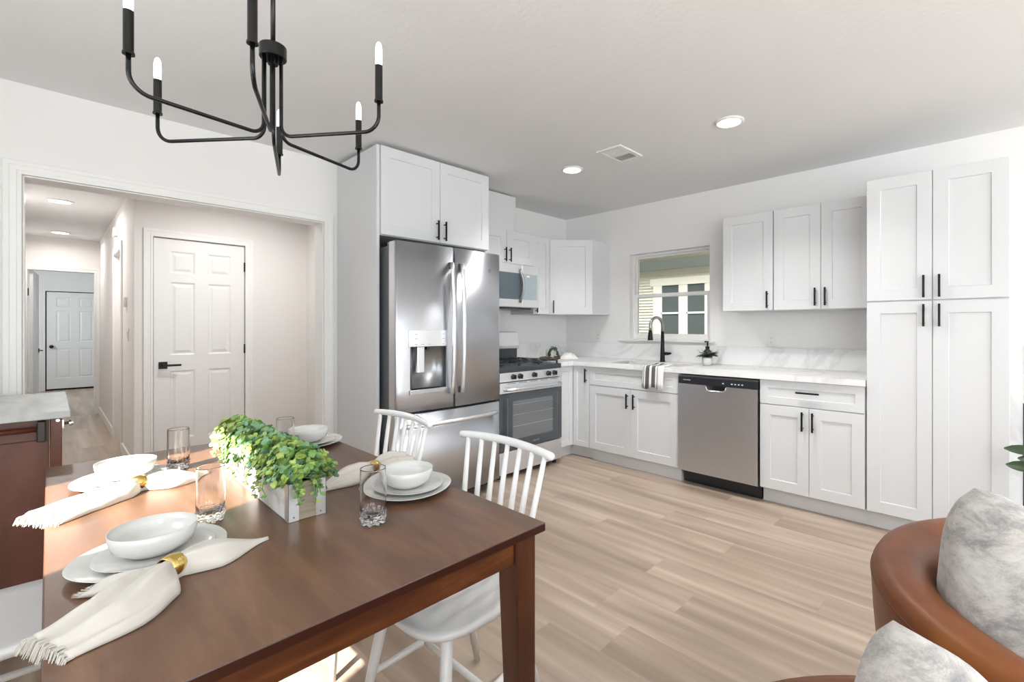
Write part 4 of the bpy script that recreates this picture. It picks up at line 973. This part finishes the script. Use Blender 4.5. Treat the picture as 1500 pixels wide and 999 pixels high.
# ================================================================ planter box
t = thing('planter_box', 'long whitewashed wooden box of bright green leafy plants on the table', 'planter', (1.97, -3.635, TZ))
bx0, bx1, by0, by1, bh = 1.62, 2.262, -3.690, -3.600, .095
mb = MB(); z = TZ+.0008
mb.box((bx0,by0,z),(bx1,by0+.010,z+bh)); mb.box((bx0,by1-.010,z),(bx1,by1,z+bh)); mb.box((bx0,by0+.010,z),(bx0+.010,by1-.010,z+bh)); mb.box((bx0+.01,by0+.01,z),(bx1-.01,by1-.01,z+.01)); build('wooden_box', mb, BARN, t, bevel=.001)
mb = MB(); mb.box((bx1-.010,by0+.010,z),(bx1,by1-.010,z+bh)); build('end_board', mb, BARN2, t, bevel=.001)
ZN = mat('galvanised_strap', (.62,.62,.62), .4, .8)
for xx, s in ((bx1, 1), (bx0, -1)):
    for yy, q in ((by0, 1), (by1, -1)):
        mb = MB(); mb.box((xx, yy-q*.001, z), (xx+s*.0012, yy+q*.024, z+bh)); mb.box((xx+s*.0012, yy, z), (xx-s*.024, yy-q*.0012, z+bh)); o_ = build('metal_strap', mb, ZN, t)
        mb = MB()
        for dz in (.010, bh-.010): mb.ball((xx+s*.0015, yy+q*.012, z+dz), .0022, 8, 5)
        build('rivet', mb, GREYP, o_)
mb = MB(); mb.box((bx0+.011,by0+.011,z+.07),(bx1-.011,by1-.011,z+.050)); build('moss', mb, mat('dark_moss', (.03,.045,.015), .9), t)
random.seed(21)
def foliage(mb, x0, x1, n, top, rad, mi_sel):
    for i in range(n):
        cx = random.uniform(x0, x1); an = random.uniform(0, 2*PI)
        rr = random.random()**.55
        cy = (by0+by1)/2 + rad*rr*math.sin(an); cx2 = cx + .02*math.cos(an)
        hz = z+bh-.012 + top*math.sqrt(max(1-(rr*abs(math.sin(an)))**2, 0))*random.uniform(.45, 1.0) + random.uniform(-.01,.012)
        base = Vector((cx2, cy, hz)); out = Vector((random.uniform(-.6,.6), math.sin(an)*rr+random.uniform(-.3,.3), random.uniform(.1,1))).normalized()
        mb.mi = mi_sel(cx)
        sz = random.uniform(.008,.0155)
        k = random.choice((3,4,4))
        u1 = out.cross(Vector((.3,.2,.9))).normalized(); u2 = out.cross(u1)
        for j in range(k):
            b = 2*PI*j/k + random.random(); d = (u1*math.cos(b)+u2*math.sin(b)+out*.35).normalized()
            mb.rleaf(base, d, out, sz)
mb = MB(); fx0, fx1 = bx0-.03, bx1+.01
def sel(x):
    f = (x-fx0)/(fx1-fx0); r = random.random()
    if f < .25: return 0 if r < .55 else (3 if r < .75 else 1)
    if f < .5: return 2 if r < .4 else (1 if r < .85 else 0)
    return 0 if r < .45 else (1 if r < .75 else 2)
foliage(mb, fx0, fx1, 2600, .085, .078, sel); foliage(mb, bx1-.10, bx1+.015, 340, .055, .066, sel)
for i in range(26):   # trailing sprigs
    sx_ = random.uniform(bx0, bx1-.05); s = random.choice((-1,-1,1)); y = by0-.004 if s < 0 else by1+.004
    if i > 18: sx_, y, s = bx1+.004, random.uniform(by0,by1), 0
    p = Vector((sx_, y, z+bh+.015)); ln = random.uniform(.03,.09); pts = []
    for k in range(6):
        q = k/5; pts.append(p + Vector(((.02 if s == 0 else random.uniform(-.01,.01))*q*1.5, s*.03*math.sin(q*2), -ln*q**1.3)))
    mb.mi = 1; mb.tube(pts, .0012, 5)
    for q in pts[1:]:
        for r_ in range(3):
            mb.mi = random.choice((0,1,3,2)); mb.rleaf(q, Vector((random.uniform(-1,1), random.uniform(-1,1), random.uniform(-.6,.4))), Vector((0,-.5,.6)), .012)
build('foliage', mb, [G1, G2, G3, G4], t, smooth=True)

# ================================================================ chandelier
cx, cy = 1.975, -3.640
t = thing('chandelier', 'black six-arm chandelier with candle bulbs hanging over the dining table', 'chandelier', (cx, cy, 1.80))
mb = MB(); mb.tube([(cx,cy,2.09),(cx,cy,2.45)], .0068, 12); build('stem', mb, LAMPM, t, smooth=True)
mb = MB(); mb.lathe([(.001,2.445),(.065,2.445),(.065,2.468),(.001,2.468)], (cx,cy,0), 32); build('ceiling_canopy', mb, LAMPM, t, bevel=.003)
mb = MB(); mb.lathe([(.001,2.048),(.035,2.048),(.037,2.051),(.037,2.084),(.035,2.087),(.001,2.087)], (cx,cy,0), 32); mb.lathe([(.001,2.03),(.014,2.03),(.014,2.049),(.001,2.046)], (cx,cy,0), 16); build('hub', mb, LAMPM, t, bevel=.001)
EN = [(2.038,-3.973),(1.682,-3.874),(2.301,-3.78),(2.249,-3.443),(1.852,-3.318),(1.577,-3.499)]
for i, (ex, ey) in enumerate(EN):
    d = Vector((ex-cx, ey-cy, 0)); R_ = d.length; d.normalize(); r0 = .027; zb = 1.812; rb = .035; rb2 = .045
    pts = [Vector((cx,cy,2.05))+d*r0]
    for k in range(9): a = PI/2*k/8; pts.append(Vector((cx,cy,zb+rb)) + d*(r0+rb-rb*math.cos(a)) - Vector((0,0,rb*math.sin(a))))
    for k in range(9): a = PI/2*k/8; pts.append(Vector((cx,cy,zb+rb2)) + d*(R_-rb2+rb2*math.sin(a)) - Vector((0,0,rb2*math.cos(a))))
    pts.append(Vector((ex,ey,1.905)))
    mb = MB(); mb.tube(pts, .0053, 12); arm = build('arm', mb, LAMPM, t, smooth=True)
    mb = MB(); mb.lathe([(.001,1.897),(.0125,1.897),(.0125,1.902),(.0106,1.904),(.0106,2.002),(.001,2.002)], (ex,ey,0), 20); build('candle_sleeve', mb, LAMPM, arm)
    mb = MB(); mb.lathe([(.0075,2.0),(.0097,2.010),(.0097,2.05),(.0080,2.063),(.004,2.070),(.001,2.071)], (ex,ey,0), 16); build('bulb', mb, BULB, arm, smooth=True)

# ================================================================ leather barrel chairs
def barrel(cx, cy, R, open_dir, label, hgt=.72):
    t = thing('barrel_chair', label, 'armchair', (cx, cy, 0), 'cognac leather barrel chairs')
    th = .125; a0 = open_dir + math.radians(52); a1 = open_dir + math.radians(308); n = 60
    prof = [(R-.06,.05),(R-.045,.12),(R-.02,.40),(R-.004,.60),(R,.675),(R-.002,.695),(R-.010,.709),(R-.028,.716),(R-.060,.718),(R-.092,.708),(R-.112,.685),(R-.122,.645),(R-.128,.45),(R-.128,.30),(R-.30,.28),(R-.30,.05)]
    prof = [(r, z*hgt/.718) for r, z in prof]; rs = []
    for i in range(n+1):
        a = a0+(a1-a0)*i/n; e = min(i, n-i)/n; drop = .10*max(0, 1-e/.22)**2
        rs.append([(cx+r*math.cos(a), cy+r*math.sin(a), z-(drop*(z/.72) if z > .3 else 0)) for r, z in prof])
    mb = MB(); mb.rings(rs); build('shell', mb, LEATH, t, smooth=True)
    mb = MB(); path = []
    for i in range(n+1):
        a = a0+(a1-a0)*i/n; e = min(i, n-i)/n; drop = .10*max(0, 1-e/.22)**2
        path.append((cx+(R-.0015)*math.cos(a), cy+(R-.0015)*math.sin(a), .683*hgt/.718-drop*.93))
    mb.tube(path, .0028, 6); build('piping', mb, STITCH, t, smooth=True)
    for a in (math.radians(235), math.radians(150)):
        mb = MB(); mb.tube([(cx+(r+.0003)*math.cos(a), cy+(r+.0003)*math.sin(a), z) for r, z in prof[1:6]], .0016, 5); build('seam', mb, STITCH, t)
    mb = MB(); mb.lathe([(.001,.30),(R-.14,.30),(R-.135,.33),(R-.135,.40),(R-.15,.425),(R-.2,.435),(.001,.44)], (cx,cy,0), 48); build('seat_cushion', mb, LEATH, t, smooth=True)
    mb = MB(); mb.lathe([(.001,0),(.22,0),(.22,.03),(.06,.035),(.06,.06),(.001,.06)], (cx,cy,0), 32); build('swivel_base', mb, BLACK, t)
    return t
barrel(3.848, -2.695, .520, math.radians(15), 'cognac leather barrel chair by the pantry holding a grey pillow')
barrel(3.645, -3.600, .400, math.radians(-40), 'cognac leather barrel chair nearest the camera at the bottom edge', .748)
def pillow(c, s, th, M, label):
    mb = MB(); n = 22; tops = []; 
    for sg in (1, -1):
        g = []
        for i in range(n+1):
            r = []
            for j in range(n+1):
                u, v = -1+2*i/n, -1+2*j/n
                pin = 1-.07*(1-abs(u)**2)*abs(v)**3-0; pin2 = 1-.07*(1-abs(v)**2)*abs(u)**3
                hgt = th*((1-u**2)*(1-v**2))**.42*(1+.05*math.sin(5*u+3*v)+.04*math.sin(9*v-4*u))
                rd = 1-.13*(u*u*v*v); r.append(mb.v((u*s*pin2*rd, v*s*pin*rd, sg*hgt)))
            g.append(r)
        for i in range(n):
            for j in range(n): mb.f([g[i][j], g[i+1][j], g[i+1][j+1], g[i][j+1]])
    bmesh.ops.remove_doubles(mb.bm, verts=mb.bm.verts, dist=1e-6)
    mb.bm.transform(Matrix.Translation(c) @ M)
    return tag(build('throw_pillow', mb, PILLM, smooth=True), label, 'pillow', 'grey chenille throw pillows')
# orientation: diamond corner up, face normal roughly toward the camera side
def diamond(nrm, tilt=45, lean=0):
    nrm = Vector(nrm).normalized(); up = Vector((0,0,1)); x = up.cross(nrm).normalized(); y = nrm.cross(x)
    return Matrix((( x.x,y.x,nrm.x,0),(x.y,y.y,nrm.y,0),(x.z,y.z,nrm.z,0),(0,0,0,1))) @ Matrix.Rotation(math.radians(tilt), 4, 'Z')
pillow((3.618, -2.765, .625), .24, .14, diamond((.95,.08,.36), 40), 'grey chenille throw pillow in the leather chair by the pantry')
pillow((3.533, -3.425, .655), .20, .10, diamond((.92,-.25,.36), 43), 'grey chenille throw pillow in the leather chair nearest the camera')

# ================================================================ potted plant at the right edge
t = thing('potted_rubber_plant', 'leafy green houseplant reaching in at the right edge of the photo', 'houseplant', (3.95, -.95, 0))
mb = MB(); mb.lathe([(.001,0),(.10,0),(.14,.26),(.145,.28),(.13,.28),(.125,.25),(.001,.25)], (3.95,-.95,0), 32); build('pot', mb, WHITE, t, smooth=True)
mb = MB(); mb.tube([(3.95,-.95,.25),(3.94,-.96,.5),(3.96,-.95,.75),(3.95,-.94,.95)], [.012,.01,.008,.005], 8); build('stem', mb, GST, t, smooth=True)
random.seed(4)
mb = MB()
for (p, q, l, wd_) in (((3.94,-.96,.52),(3.66,-.92,.585),.12,.055), ((3.95,-.95,.60),(3.665,-.93,.665),.13,.05), ((3.95,-.95,.56),(3.70,-.90,.62),.12,.055)):
    d = Vector(q)-Vector(p); base = Vector(q) ; mb.leaf(base + d.normalized()*.05*-1, d + Vector((0,0,-.04)), Vector((.2,-.8,.5)), l, wd_, .15, 5); mb.tube([p, base - d.normalized()*.05], .003, 6)
for i in range(22):
    an = random.uniform(-2.2, 2.2); zz = random.uniform(.4,.95); p = Vector((3.95,-.95,zz)); d = Vector((math.cos(an), math.sin(an), .35)); q = p+d*.10
    mb.tube([p, q], .003, 6); mb.leaf(q, d, Vector((0,0,1)), random.uniform(.12,.17), .06, .3, 5)
build('leaves', mb, G5, t, smooth=True)
